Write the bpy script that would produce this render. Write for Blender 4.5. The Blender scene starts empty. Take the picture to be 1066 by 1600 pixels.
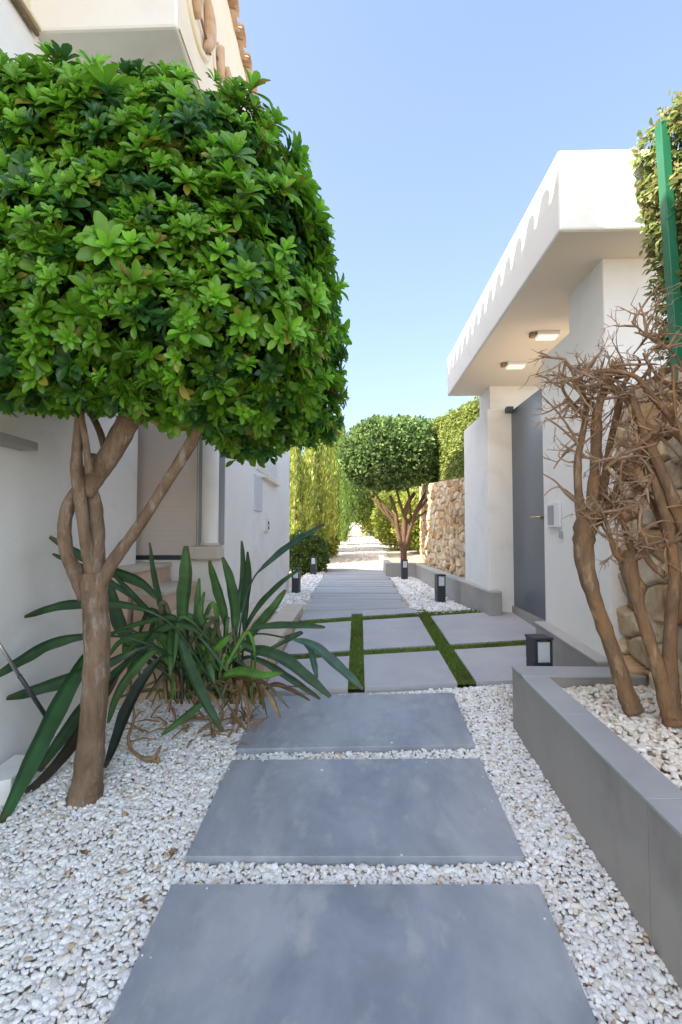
import bpy, math, random
import numpy as np
from mathutils import Vector, Matrix, Quaternion

S = bpy.context.scene
C = S.collection
R = math.radians
random.seed(7)
rng = np.random.default_rng(11)

# ------------------------------------------------------------------ camera
FPX = 760.0                      # focal length in pixels of the 1600 px high photo
CAM_Z = 1.34
cd = bpy.data.cameras.new('camera'); cam = bpy.data.objects.new('camera', cd); C.objects.link(cam)
cam.location = (0, 0, CAM_Z)
cam.rotation_euler = (R(90 + 2.41), 0, R(1.66))
cd.sensor_fit = 'VERTICAL'; cd.sensor_height = 36; cd.lens = 36 * FPX / 1600
cd.clip_start = 0.05; cd.clip_end = 2000
S.camera = cam

# ------------------------------------------------------------------ light
w = bpy.data.worlds.new('World'); S.world = w; w.use_nodes = True
nt = w.node_tree; nt.nodes.clear()
wo = nt.nodes.new('ShaderNodeOutputWorld'); bg = nt.nodes.new('ShaderNodeBackground')
sky = nt.nodes.new('ShaderNodeTexSky'); sky.sky_type = 'NISHITA'; sky.sun_disc = False
SUN = Vector((1, 0.5, -1.0)).normalized()
sky.sun_elevation = math.asin(-SUN.z); sky.sun_rotation = math.atan2(-SUN.x, -SUN.y)
sky.air_density = 1.0; sky.dust_density = 1.6; sky.ozone_density = 1.6
bg.inputs[1].default_value = 0.15
gm = nt.nodes.new('ShaderNodeGamma'); gm.inputs[1].default_value = .62
tn = nt.nodes.new('ShaderNodeMix'); tn.data_type = 'RGBA'; tn.blend_type = 'MULTIPLY'; tn.inputs[0].default_value = 1; tn.inputs[7].default_value = (.84, .87, .97, 1)
nt.links.new(sky.outputs[0], gm.inputs[0]); nt.links.new(gm.outputs[0], tn.inputs[6]); # directional sky boost added to lift the shade: warm behind the camera, bluer ahead
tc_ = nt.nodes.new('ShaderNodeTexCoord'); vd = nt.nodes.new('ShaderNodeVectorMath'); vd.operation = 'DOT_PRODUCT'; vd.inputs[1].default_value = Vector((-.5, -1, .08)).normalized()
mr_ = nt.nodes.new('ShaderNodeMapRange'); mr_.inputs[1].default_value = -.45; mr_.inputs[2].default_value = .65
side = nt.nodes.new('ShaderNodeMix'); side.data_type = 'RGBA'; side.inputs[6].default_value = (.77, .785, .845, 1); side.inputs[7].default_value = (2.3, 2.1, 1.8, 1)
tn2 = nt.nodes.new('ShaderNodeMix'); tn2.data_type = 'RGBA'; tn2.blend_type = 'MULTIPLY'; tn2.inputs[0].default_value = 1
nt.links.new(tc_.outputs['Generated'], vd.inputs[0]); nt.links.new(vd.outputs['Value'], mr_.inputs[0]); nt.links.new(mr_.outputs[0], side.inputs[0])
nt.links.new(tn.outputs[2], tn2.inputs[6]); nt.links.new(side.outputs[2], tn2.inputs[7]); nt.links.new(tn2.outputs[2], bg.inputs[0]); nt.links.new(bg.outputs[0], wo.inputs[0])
ld = bpy.data.lights.new('sun', 'SUN'); ld.energy = 2.6; ld.angle = R(0.5); ld.color = (1, .91, .78)
lo = bpy.data.objects.new('sun', ld); C.objects.link(lo); lo.rotation_euler = SUN.to_track_quat('-Z', 'Y').to_euler()
S.view_settings.view_transform = 'Standard'; S.view_settings.look = 'None'
S.view_settings.exposure = 2.42; S.view_settings.gamma = 1
S.cycles.max_bounces = 8; S.cycles.diffuse_bounces = 5; S.cycles.transparent_max_bounces = 6

# ------------------------------------------------------------------ pixel helpers (used to measure the place from the photograph)
_M = np.array(cam.rotation_euler.to_matrix())
def ray(u, v):
    return _M @ np.array([(u - 533) / FPX, -(v - 800) / FPX, -1.0])
def at(u, v, Y):
    d = ray(u, v); t = Y / d[1]
    return (d[0] * t, Y, CAM_Z + d[2] * t)
PX = [-30, 0, 3.1, 5.3, 7.5, 10.6, 14, 63, 140, 400]
PZ = [-1.6, 0, .335, .425, .48, .53, .77, 2.75, 4.6, 6.0]
def g(X, Y):
    z = np.interp(Y, PX, PZ)
    c = np.interp(Y, [2.75, 3.1, 5.3, 6.5], [0, .045, .055, 0])
    return z + c * np.clip(X, -.6, 1.7)
def gnd(u, v, off=0.0):
    d = ray(u, v); t = .6
    while t < 90:
        p = d * t
        if CAM_Z + p[2] < g(p[0], p[1]) + off:
            lo_, hi = t / 1.02 - .01, t
            for _ in range(25):
                m = (lo_ + hi) / 2; p = d * m
                if CAM_Z + p[2] < g(p[0], p[1]) + off: hi = m
                else: lo_ = m
            return (p[0], p[1], CAM_Z + p[2])
        t = t * 1.02 + .01
    return (d[0] * 60, d[1] * 60, g(d[0] * 60, d[1] * 60))

# ------------------------------------------------------------------ object helpers
def tag(o, label=None, cat=None, group=None, kind=None):
    if label: o['label'] = label
    if cat: o['category'] = cat
    if group: o['group'] = group
    if kind: o['kind'] = kind
    return o
def thing(name, label, cat, loc=(0, 0, 0), rz=0, group=None):
    o = bpy.data.objects.new(name, None); C.objects.link(o); o.empty_display_size = .1
    o.location = loc; o.rotation_euler = (0, 0, rz)
    return tag(o, label, cat, group)
def link(name, me, mat, parent=None):
    o = bpy.data.objects.new(name, me); C.objects.link(o)
    if mat: me.materials.append(mat)
    if parent:
        o.parent = parent
        # meshes are written in world coordinates: cancel the parent's own transform
        rt = parent
        M = Matrix.Identity(4)
        chain = []
        while rt: chain.append(rt); rt = rt.parent
        for r_ in reversed(chain): M = M @ r_.matrix_parent_inverse @ Matrix.LocRotScale(r_.location, r_.rotation_euler, r_.scale)
        if getattr(link, 'local', False): pass
        else: o.matrix_parent_inverse = M.inverted()
    return o
def smooth(me, on=True):
    me.polygons.foreach_set('use_smooth', [on] * len(me.polygons))
class MB:
    """collects faces, then links them as one mesh"""
    def __init__(s): s.v = []; s.f = []; s.sm = []
    def add(s, vs, fs, sm=False):
        n = len(s.v); s.v += [tuple(map(float, p)) for p in vs]
        s.f += [tuple(i + n for i in f) for f in fs]; s.sm += [sm] * len(fs); return s
    def box(s, x0, x1, y0, y1, z0, z1):
        vs = [(x, y, z) for z in (z0, z1) for y in (y0, y1) for x in (x0, x1)]
        return s.add(vs, [(0, 2, 3, 1), (4, 5, 7, 6), (0, 1, 5, 4), (2, 6, 7, 3), (0, 4, 6, 2), (1, 3, 7, 5)])
    def prism(s, poly, dz, z=None):
        """poly: list of (x,y,ztop); extruded down by dz"""
        n = len(poly); vs = [p for p in poly] + [(p[0], p[1], p[2] - dz) for p in poly]
        fs = [tuple(range(n)), tuple(range(2 * n - 1, n - 1, -1))]
        fs += [(i, i + n, (i + 1) % n + n, (i + 1) % n) for i in range(n)]
        return s.add(vs, fs)
    def tube(s, pts, rad, seg=8, cap=True, wob=0):
        pts = [Vector(p) for p in pts]
        if not hasattr(rad, '__len__'): rad = [rad] * len(pts)
        rings = []; nrm = None
        for i, p in enumerate(pts):
            t = (pts[min(i + 1, len(pts) - 1)] - pts[max(i - 1, 0)]).normalized()
            if nrm is None: nrm = t.orthogonal().normalized()
            nrm = (nrm - t * nrm.dot(t)).normalized(); b = t.cross(nrm)
            rings += [p + (nrm * math.cos(a) + b * math.sin(a)) * rad[i] * (1 + wob * random.uniform(-1, 1)) for a in [k * 2 * math.pi / seg for k in range(seg)]]
        n = len(pts)
        fs = [(i * seg + k, i * seg + (k + 1) % seg, (i + 1) * seg + (k + 1) % seg, (i + 1) * seg + k) for i in range(n - 1) for k in range(seg)]
        if cap: fs += [tuple(range(seg - 1, -1, -1)), tuple((n - 1) * seg + k for k in range(seg))]
        return s.add(rings, fs, True)
    def build(s, name, mat, parent=None, bevel=0, seg=2):
        me = bpy.data.meshes.new(name); me.from_pydata(s.v, [], s.f); me.update()
        me.polygons.foreach_set('use_smooth', s.sm)
        o = link(name, me, mat, parent)
        if bevel:
            m = o.modifiers.new('b', 'BEVEL'); m.width = bevel; m.segments = seg; m.limit_method = 'ANGLE'; m.angle_limit = R(40)
            m.harden_normals = False
        return o
def npmesh(name, V, F, mat, parent=None, sm=True, tint=None):
    """V (n,3), F (m,k) arrays"""
    me = bpy.data.meshes.new(name); V = np.asarray(V, np.float32); F = np.asarray(F, np.int32)
    me.vertices.add(len(V)); me.vertices.foreach_set('co', V.ravel())
    m, k = F.shape; me.loops.add(m * k); me.loops.foreach_set('vertex_index', F.ravel())
    me.polygons.add(m); me.polygons.foreach_set('loop_start', np.arange(0, m * k, k, dtype=np.int32))
    me.update(calc_edges=True); me.polygons.foreach_set('use_smooth', np.full(m, sm))
    if tint is not None:
        a = me.attributes.new('tint', 'FLOAT_COLOR', 'POINT')
        t = np.ones((len(V), 4), np.float32); t[:, :3] = tint; a.data.foreach_set('color', t.ravel())
    me.validate(); return link(name, me, mat, parent)
def scatter(T, TF, pos, X, Y, Z, scl):
    """copies of template T (n,3) with axes X,Y,Z (N,3) and scale (N,) or (N,3)"""
    scl = np.asarray(scl); scl = scl[:, None] if scl.ndim == 1 else scl
    if scl.shape[1] == 1: scl = np.repeat(scl, 3, 1)
    N = len(pos); n = len(T)
    V = (T[None, :, 0, None] * (X * scl[:, :1])[:, None] + T[None, :, 1, None] * (Y * scl[:, 1:2])[:, None]
         + T[None, :, 2, None] * (Z * scl[:, 2:])[:, None] + pos[:, None])
    F = TF[None] + (np.arange(N) * n)[:, None, None]
    return V.reshape(-1, 3), F.reshape(-1, TF.shape[1])
def unit(a): return a / np.maximum(np.linalg.norm(a, axis=-1, keepdims=True), 1e-9)
def frame(d, up):
    """X along d, Z close to up"""
    X = unit(d); Y = unit(np.cross(up, X)); Z = np.cross(X, Y); return X, Y, Z
def vnoise(P, sc, seed=0):
    """cheap smooth value noise on (n,k) points"""
    r = np.random.default_rng(seed); out = np.zeros(len(P))
    for o in range(6):
        k = r.normal(size=P.shape[1]) * sc * (1 + .5 * o); out += np.sin(P @ k + r.uniform(0, 6.28)) / (1 + .4 * o)
    return out / 3.0

# ------------------------------------------------------------------ materials
def pmat(name, c1, c2=None, sc=3, rough=.7, bump=0, bsc=60, det=6, metal=0, spec=.5, c3=None, sc3=20, w3=.4, tint=False, trans=0, stretch=None, emis=None, stain=None, bump2=0, bsc2=300, coat=0):
    m = bpy.data.materials.new(name); m.use_nodes = True; t = m.node_tree; t.nodes.clear(); L = t.links.new
    out = t.nodes.new('ShaderNodeOutputMaterial'); p = t.nodes.new('ShaderNodeBsdfPrincipled')
    L(p.outputs[0], out.inputs[0]); p.inputs['Roughness'].default_value = rough; p.inputs['Metallic'].default_value = metal
    p.inputs['Specular IOR Level'].default_value = spec; p.inputs['Coat Weight'].default_value = coat
    co = t.nodes.new('ShaderNodeTexCoord'); src = co.outputs['Object']
    if stretch:
        mp = t.nodes.new('ShaderNodeMapping'); mp.inputs['Scale'].default_value = stretch; L(src, mp.inputs[0]); src = mp.outputs[0]
    def noise(s_, d_=6, dist=0):
        n = t.nodes.new('ShaderNodeTexNoise'); n.inputs['Scale'].default_value = s_; n.inputs['Detail'].default_value = d_
        n.inputs['Distortion'].default_value = dist; n.inputs['Roughness'].default_value = .6; L(src, n.inputs[0]); return n.outputs[0]
    def ramp(x, a, b):
        r_ = t.nodes.new('ShaderNodeMapRange'); r_.inputs[1].default_value = a; r_.inputs[2].default_value = b; L(x, r_.inputs[0]); return r_.outputs[0]
    def mix(f, a, b, mode='MIX'):
        x = t.nodes.new('ShaderNodeMix'); x.data_type = 'RGBA'; x.blend_type = mode
        if isinstance(f, (int, float)): x.inputs[0].default_value = f
        else: L(f, x.inputs[0])
        for i, q in ((6, a), (7, b)):
            if isinstance(q, tuple): x.inputs[i].default_value = (*q[:3], 1)
            else: L(q, x.inputs[i])
        return x.outputs[2]
    col = c1
    if c2: col = mix(ramp(noise(sc, det, .4), .35, .65), c1, c2)
    if c3:
        f = ramp(noise(sc3, 4), .55, .75); mm = t.nodes.new('ShaderNodeMath'); mm.operation = 'MULTIPLY'; mm.inputs[1].default_value = w3; L(f, mm.inputs[0])
        col = mix(mm.outputs[0], col, c3)
    if stain:
        f = ramp(noise(stain[1], 8, 1.8), .5, .75); mm = t.nodes.new('ShaderNodeMath'); mm.operation = 'MULTIPLY'; mm.inputs[1].default_value = stain[2]; L(f, mm.inputs[0])
        col = mix(mm.outputs[0], col, stain[0])
    if tint:
        a = t.nodes.new('ShaderNodeAttribute'); a.attribute_name = 'tint'
        col = mix(1.0, a.outputs['Color'], col, 'MULTIPLY') if col != (1, 1, 1) else a.outputs['Color']
    if isinstance(col, tuple): p.inputs['Base Color'].default_value = (*col, 1)
    else: L(col, p.inputs['Base Color'])
    if bump:
        b = t.nodes.new('ShaderNodeBump'); b.inputs['Strength'].default_value = 1; b.inputs['Distance'].default_value = bump; L(noise(bsc, 6), b.inputs['Height'])
        last = b
        if bump2:
            b2 = t.nodes.new('ShaderNodeBump'); b2.inputs['Distance'].default_value = bump2; L(noise(bsc2, 3), b2.inputs['Height']); L(b.outputs[0], b2.inputs['Normal']); last = b2
        L(last.outputs[0], p.inputs['Normal'])
    if trans:
        tr = t.nodes.new('ShaderNodeBsdfTranslucent'); ms = t.nodes.new('ShaderNodeMixShader'); ms.inputs[0].default_value = trans
        if isinstance(col, tuple): tr.inputs[0].default_value = (*col, 1)
        else:
            hs = t.nodes.new('ShaderNodeHueSaturation'); hs.inputs['Value'].default_value = 1.6; L(col, hs.inputs['Color']); L(hs.outputs[0], tr.inputs[0])
        L(p.outputs[0], ms.inputs[1]); L(tr.outputs[0], ms.inputs[2]); L(ms.outputs[0], out.inputs[0])
    if emis: p.inputs['Emission Color'].default_value = (*emis[0], 1); p.inputs['Emission Strength'].default_value = emis[1]
    return m
M_plaster = pmat('white_plaster', (.87, .85, .805), (.82, .80, .75), 1.3, .85, .0015, 45, stain=((.58, .55, .49), 1.6, .32), bump2=.0006, bsc2=220)
M_cream = pmat('cream_plaster', (.86, .76, .57), (.80, .69, .50), 1.6, .85, .0015, 45, stain=((.5, .42, .3), 2.5, .25))
M_soffit = pmat('bounce_warmed_soffit', (.80, .70, .56), (.76, .66, .52), 1.1, .85, .0008, 60)  # warmth of bounced light is put into the soffit colour
M_slab = pmat('blue_grey_slate_slab', (.22, .245, .285), (.37, .385, .415), 2.8, .40, .0018, 9, c3=(.52, .51, .49), sc3=9, w3=.5, stain=((.185, .195, .215), 2.6, .65), stretch=(1, .6, 1), bump2=.0003, bsc2=160, spec=.5)
M_pave = pmat('pale_grey_paver', (.47, .47, .485), (.40, .40, .42), 2.2, .6, .001, 25, c3=(.56, .53, .49), sc3=6, w3=.5)
M_plank = pmat('grey_board', (.45, .45, .455), (.35, .35, .36), 5, .7, .003, 12, stretch=(.35, 3, 1), c3=(.55, .52, .48), sc3=9, w3=.5)
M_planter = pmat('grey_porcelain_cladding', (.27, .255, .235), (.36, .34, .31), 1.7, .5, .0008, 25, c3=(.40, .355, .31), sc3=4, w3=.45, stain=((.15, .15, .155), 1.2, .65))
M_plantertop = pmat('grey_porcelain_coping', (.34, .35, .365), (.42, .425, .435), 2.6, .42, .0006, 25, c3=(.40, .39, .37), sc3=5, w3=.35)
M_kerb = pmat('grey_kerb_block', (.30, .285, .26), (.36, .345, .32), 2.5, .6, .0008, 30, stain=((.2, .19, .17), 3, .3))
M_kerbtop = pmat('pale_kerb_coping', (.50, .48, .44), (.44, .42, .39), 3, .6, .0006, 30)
M_bed = pmat('gravel_bed', (.56, .50, .42), (.42, .36, .30), 18, .9, .004, 60)
M_pebble = pmat('white_pebble', (1, 1, 1), (.93, .92, .90), 25, .62, .0012, 90, tint=True, spec=.35)
M_earth = pmat('dry_soil', (.42, .34, .25), (.34, .27, .19), 3, .95, .01, 12, c3=(.25, .26, .12), sc3=1.2, w3=.4)
M_path = pmat('sandy_path', (.62, .53, .43), (.54, .45, .36), 3, .9, .006, 30, c3=(.7, .62, .52), sc3=20, w3=.7)
M_bark = pmat('smooth_brown_bark', (.15, .092, .05), (.27, .185, .115), 14, .85, .014, 30, stretch=(1, 1, .35), c3=(.46, .40, .33), sc3=22, w3=.8, bump2=.003, bsc2=120, stain=((.085, .055, .035), 7, .75))
M_bark2 = pmat('tan_bark', (.28, .155, .07), (.175, .11, .06), 13, .85, .014, 40, stretch=(1, 1, .35), c3=(.50, .37, .24), sc3=20, w3=.8, bump2=.003, bsc2=130, stain=((.09, .06, .04), 8, .8))
M_twig = pmat('dry_twig', (.40, .26, .155), (.25, .16, .095), 20, .85, .001, 80)
M_twig2 = pmat('brown_twig', (.17, .095, .05), (.11, .065, .04), 20, .85)
M_leaf = pmat('glossy_leaf', (1, 1, 1), (.8, .85, .8), 30, .30, tint=True, trans=.33, spec=.5)
M_leaf2 = pmat('matt_leaf', (1, 1, 1), (.8, .85, .8), 30, .6, tint=True, trans=.3, spec=.3)
M_strel = pmat('leathery_leaf', (1, 1, 1), (.75, .8, .78), 14, .42, .001, 60, tint=True, trans=.12, spec=.45)
M_stone = pmat('limestone', (1, 1, 1), (.72, .66, .58), 9, .9, .006, 28, tint=True, bump2=.002, bsc2=110, c3=(.55, .42, .28), sc3=7, w3=.45)
M_door = pmat('blue_grey_painted_steel', (.085, .105, .135), (.10, .12, .15), 1, .34, .0006, 4, spec=.6)
M_dark = pmat('anthracite_metal', (.03, .034, .042), (.038, .042, .05), 12, .42)
M_glow = pmat('frosted_diffuser', (.62, .66, .72), (.58, .62, .68), 8, .45)
M_lamp = pmat('lit_lamp_diffuser', (.85, .8, .7), None, rough=.5, emis=((1, .88, .7), .12))
M_white = pmat('white_enamel', (.78, .78, .78), (.74, .74, .75), 6, .4)
M_grey = pmat('grey_plastic', (.33, .34, .36), None, rough=.5)
M_green = pmat('green_painted_post', (.014, .13, .062), (.018, .16, .08), 3, .45, .0004, 60)
M_steel = pmat('brushed_steel', (.55, .54, .52), None, rough=.35, metal=.9)
M_brass = pmat('brass_handle', (.55, .40, .18), None, rough=.35, metal=.9)
M_tile = pmat('terracotta_tile', (.52, .31, .17), (.64, .46, .30), 9, .85, .003, 50, c3=(.70, .52, .33), sc3=10, w3=.6)
M_terra = pmat('terracotta_riser', (.56, .38, .27), (.66, .50, .38), 5, .8, .002, 60, c3=(.50, .32, .23), sc3=12, w3=.5)
M_tread = pmat('pale_sandstone_tread', (.62, .55, .46), (.56, .48, .39), 4, .75, .001, 50)
M_clad = pmat('beige_blind_slats', (.66, .575, .51), (.61, .53, .47), 2, .7)
M_glass = pmat('window_pane', (.55, .64, .66), (.70, .76, .78), 2.5, .12, spec=.8)
M_wood = pmat('brown_trim', (.22, .15, .09), (.28, .20, .12), 10, .7)
M_turf = pmat('turf_base', (.05, .10, .015), (.07, .13, .02), 40, .95, .004, 200)
M_blade = pmat('turf_blade', (1, 1, 1), None, rough=.6, tint=True, trans=.2)
M_fencegreen = pmat('dark_green_mesh', (.012, .045, .028), (.018, .06, .035), 20, .8, .002, 90)
M_dry = pmat('dry_stalk', (.33, .21, .10), (.20, .12, .06), 20, .8, .001, 60)

# ------------------------------------------------------------------ ground (the setting)
def sheet(name, xs, ys, mat, off=0.0, f=None):
    X, Y = np.meshgrid(xs, ys); Z = (f or g)(X, Y) + off; n, m = X.shape
    V = np.stack([X, Y, Z], -1).reshape(-1, 3); i = np.arange((n - 1) * m).reshape(n - 1, m)[:, :-1].ravel()
    o = npmesh(name, V, np.stack([i, i + 1, i + m + 1, i + m], 1), mat); tag(o, kind='structure'); return o
ys_ = np.concatenate([np.linspace(-30, 0, 16), np.arange(.25, 15, .25), np.linspace(15, 140, 60), [200, 400]])
xs_ = np.concatenate([[-300, -100, -40, -15, -6, -3], np.arange(-2, 2.3, .2), [3, 6, 15, 40, 100, 300]])
sheet('ground', xs_, ys_, M_earth, -.075)
GR = -.021                                                              # gravel surface below the slabs
sheet('gravel_bed', np.linspace(-1.62, .9, 22), np.arange(.3, 3.3, .1), M_bed, GR - .016)
sheet('gravel_bed', np.linspace(-1.0, 1.4, 16), np.arange(4.9, 10.7, .2), M_bed, GR - .016)
path_x = lambda Y: (gnd(0, 0), 0)
pv = []
pl = [(507, 887, 611, 887), (518, 863, 603, 863), (529, 845, 588, 845), (539.5, 829, 575, 829), (546, 818, 567, 818), (549, 812, 563, 812)]
rowY = [10.45, 14, 20, 32, 48, 63]
for (a, _, b, _), Y in zip(pl, rowY):
    pv += [(at(a, 800, Y)[0], Y, g(0, Y) - .05), (at(b, 800, Y)[0], Y, g(0, Y) - .05)]
pvd = []
for i in range(len(rowY) - 1):
    for k in range(12):
        q = k / 12; A0, B0, A1, B1 = [np.array(pv[2 * i + j]) for j in range(4)]
        L_ = A0 * (1 - q) + A1 * q; Rr = B0 * (1 - q) + B1 * q; z = g(0, L_[1]) - .045
        wv = .03 * math.sin(3.1 * L_[1]) ; pvd += [(L_[0] - .05 + wv, L_[1], z), (Rr[0] + .05 + wv, Rr[1], z)]
mb = MB(); mb.add(pvd, [(2 * i, 2 * i + 1, 2 * i + 3, 2 * i + 2) for i in range(len(pvd) // 2 - 1)]); tag(mb.build('path', M_path), kind='structure')
# pale stones scattered on the sunlit path come later (pebbles)

# slabs ------------------------------------------------------------
def patch(px, off=0): return [gnd(u, v, off) for u, v in px]
sl = [('grey stepping slab nearest the viewer, cut off by the bottom of the photo', [(148, 1640), (952, 1640), (842, 1381), (268, 1381)]),
      ('second grey stepping slab, between the two gravel gaps, with a small white fleck', [(290, 1338), (820, 1338), (750, 1184.5), (362, 1187)]),
      ('farthest grey stepping slab, just before the pale paving with grass strips', [(370, 1170), (742, 1163), (708, 1082), (405, 1088)])]
slab_poly = []
for lab, px in sl:
    P = patch(px); P = [(a, b, g(a, b)) for a, b, _ in P]; slab_poly.append(P)
    o = MB().prism(P, .05).build('stepping_slab', M_slab, bevel=.003); tag(o, lab, 'paving slab', 'stepping slabs in the white gravel')

# paved court: tile grid cut by grass strips --------------------------
def lerp(a, b, t): return a + (b - a) * t
def isect(h, s_):   # horizontal line h=((u0,v0),(u1,v1)), strip line s=((utop,vtop),(ubot,vbot))
    (x1, y1), (x2, y2) = h; (x3, y3), (x4, y4) = s_
    d = (x1 - x2) * (y3 - y4) - (y1 - y2) * (x3 - x4)
    a = x1 * y2 - y1 * x2; b = x3 * y4 - y3 * x4
    return ((a * (x3 - x4) - (x1 - x2) * b) / d, (a * (y3 - y4) - (y1 - y2) * b) / d)
H = {'back': ((440, 961), (760, 943)), 'l1a': ((440, 970), (760, 950.5)), 'l1b': ((440, 977), (760, 957)),
     'l2a': ((440, 1022), (815, 999.5)), 'l2b': ((440, 1031), (815, 1008.5)), 'front': ((440, 1078), (793, 1063))}
V_ = {'L': ((468, 950), (400, 1080)), 'A0': ((550, 951), (543.5, 1075)), 'A1': ((566.5, 950), (570, 1075)),
      'B0': ((644.7, 946.5), (717, 1070)), 'B1': ((661.5, 945.7), (745, 1066)), 'R': ((790, 945), (915, 1060))}
cols = [('L', 'A0'), ('A1', 'B0'), ('B1', 'R')]; rows = [('back', 'l1a'), ('l1b', 'l2a'), ('l2b', 'front')]
def quad(h0, h1, v0, v1):
    q = [isect(H[h1], V_[v0]), isect(H[h1], V_[v1]), isect(H[h0], V_[v1]), isect(H[h0], V_[v0])]
    return [(a, b, g(a, b)) for a, b, _ in patch(q)]
pn = {0: 'left', 1: 'middle', 2: 'right'}; rn = ['back edge strip', 'middle row', 'front row by the gravel']
for ri, (h0, h1) in enumerate(rows):
    for ci, (v0, v1) in enumerate(cols):
        P = quad(h0, h1, v0, v1)
        if ci == 0: P[0] = (-.6, P[0][1] + .0, g(-.6, P[0][1])); P[3] = (-.6, P[3][1], g(-.6, P[3][1]))
        if ci == 2:
            if ri == 0: continue
            yl = lambda q0, q1, x: q0[1] + (q1[1] - q0[1]) * (x - q0[0]) / (q1[0] - q0[0])
            if ri == 1:
                ya = yl(P[0], P[1], 1.64); P = [P[0], (1.64, ya, g(1.64, ya)), (1.64, 5.2, g(1.64, 5.2)), (1.36, 5.2, g(1.36, 5.2)), (1.36, P[2][1], g(1.36, P[2][1])), P[3]]
            else:
                ya = yl(P[3], P[2], 1.64); P = [P[0], (1.325, P[1][1], g(1.325, P[1][1])), (1.325, 3.68, g(1.325, 3.68)), (1.64, 3.68, g(1.64, 3.68)), (1.64, ya, g(1.64, ya)), P[3]]
        side = ['left of both grass strips', 'between the two long grass strips', 'on the gate side of the grass strips'][ci]
        o = MB().prism(P, .05).build('paving_tile', M_pave, bevel=.002)
        tag(o, 'pale grey tile ' + side + ', ' + rn[ri], 'paving tile', 'pale tiles of the court')
# right back tile
P = [(a, b, g(a, b)) for a, b, _ in patch([isect(H['l1a'], V_['B1']), (758, 952.7), (762, 948), isect(H['back'], V_['B1'])])]
# turf base + blades
def in_poly(P, X, Y):
    r = np.ones(len(X), bool); n = len(P)
    s0 = None
    for i in range(n):
        a, b = P[i], P[(i + 1) % n]; c = (b[0] - a[0]) * (Y - a[1]) - (b[1] - a[1]) * (X - a[0]); r &= c >= 0
    return r
strips = [quad('back', 'front', 'A0', 'A1'), quad('back', 'front', 'B0', 'B1'), quad('l1a', 'l1b', 'L', 'R'), quad('l2a', 'l2b', 'L', 'R')]
mb = MB()
for P in strips:
    for k in range(6):
        A_, B_, C_, D_ = [np.array(p) for p in P]; w_ = abs(B_[0] - A_[0]) > .5
        e0_, e1_, f0_, f1_ = (lerp(A_, B_, k / 6), lerp(A_, B_, (k + 1) / 6), lerp(D_, C_, k / 6), lerp(D_, C_, (k + 1) / 6)) if w_ else (lerp(A_, D_, k / 6), lerp(A_, D_, (k + 1) / 6), lerp(B_, C_, k / 6), lerp(B_, C_, (k + 1) / 6))
        q_ = [e0_, e1_, f1_, f0_]; q_ = [(min(max(p[0], -.6), 1.64), p[1], g(p[0], p[1]) - .016 - .003 * w_) for p in q_]
        mb.add(q_, [(0, 1, 2, 3) if w_ else (3, 2, 1, 0)])
tag(mb.build('turf_base', M_turf), kind='structure')
n = 60000; X = rng.uniform(-.6, 1.45, n); Y = rng.uniform(3.05, 5.5, n); ok = np.zeros(n, bool)
for P in strips: ok |= in_poly(P, X, Y)
ok &= ~((X > 1.3) & (Y < 3.7)); ok &= ~((X > 1.34) & (Y > 4.4))
X, Y = X[ok], Y[ok]; n = len(X); print('turf', n)
T = np.array([(-.5, 0, 0), (.5, 0, 0), (.28, .12, .6), (-.28, .12, .6), (.05, .4, 1.0)]); 
T3 = np.array([(-.5, 0, 0), (.5, 0, 0), (.0, .35, 1.)])
a = rng.uniform(0, 6.28, n); Xa = np.stack([np.cos(a), np.sin(a), 0 * a], 1); Za = unit(np.stack([rng.normal(0, .35, n), rng.normal(0, .35, n), np.ones(n)], 1)); Ya = np.cross(Za, Xa)
h = rng.uniform(.014, .028, n); V, F = scatter(T3, np.array([[0, 1, 2]]), np.stack([X, Y, g(X, Y) - .016], 1), Xa, Ya, Za, np.stack([h * 0 + .006, h, h], 1))
tc = (1 + .35 * vnoise(np.stack([X, Y], 1), 6, 77)[:, None]) * np.array([.10, .175, .02]) * rng.uniform(.6, 1.5, (n, 1)) * np.array([1, 1, 1]) + rng.uniform(0, .05, (n, 1)) * np.array([1, .5, 0])
tag(npmesh('turf', V, F, M_blade, tint=np.repeat(tc, 3, 0)), 'artificial grass strips between the pale tiles', 'grass', kind='stuff')

# boards path
mb = MB(); nb = 21
e0 = [gnd(471, 961), gnd(645, 948)]; e1 = [gnd(513, 888), gnd(604, 888)]
for i in range(nb):
    y0 = lerp(e0[0][1], e1[0][1], i / nb); y1 = lerp(e0[0][1], e1[0][1], (i + 1) / nb) - .02 - .012 * random.random()
    f0 = i / nb; xl = lerp(-.60, -.60, f0) + random.uniform(-.03, .03); xr = lerp(.62, .64, f0) + random.uniform(-.03, .03)
    dz = random.uniform(-.006, .006)
    mb.prism([(xl, y0, g(xl, y0) + dz), (xr, y0, g(xr, y0) + dz), (xr, y1, g(xr, y1) + dz), (xl, y1, g(xl, y1) + dz)], .05)
tag(mb.build('plank_path', M_plank, bevel=.004), kind='structure')

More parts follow.
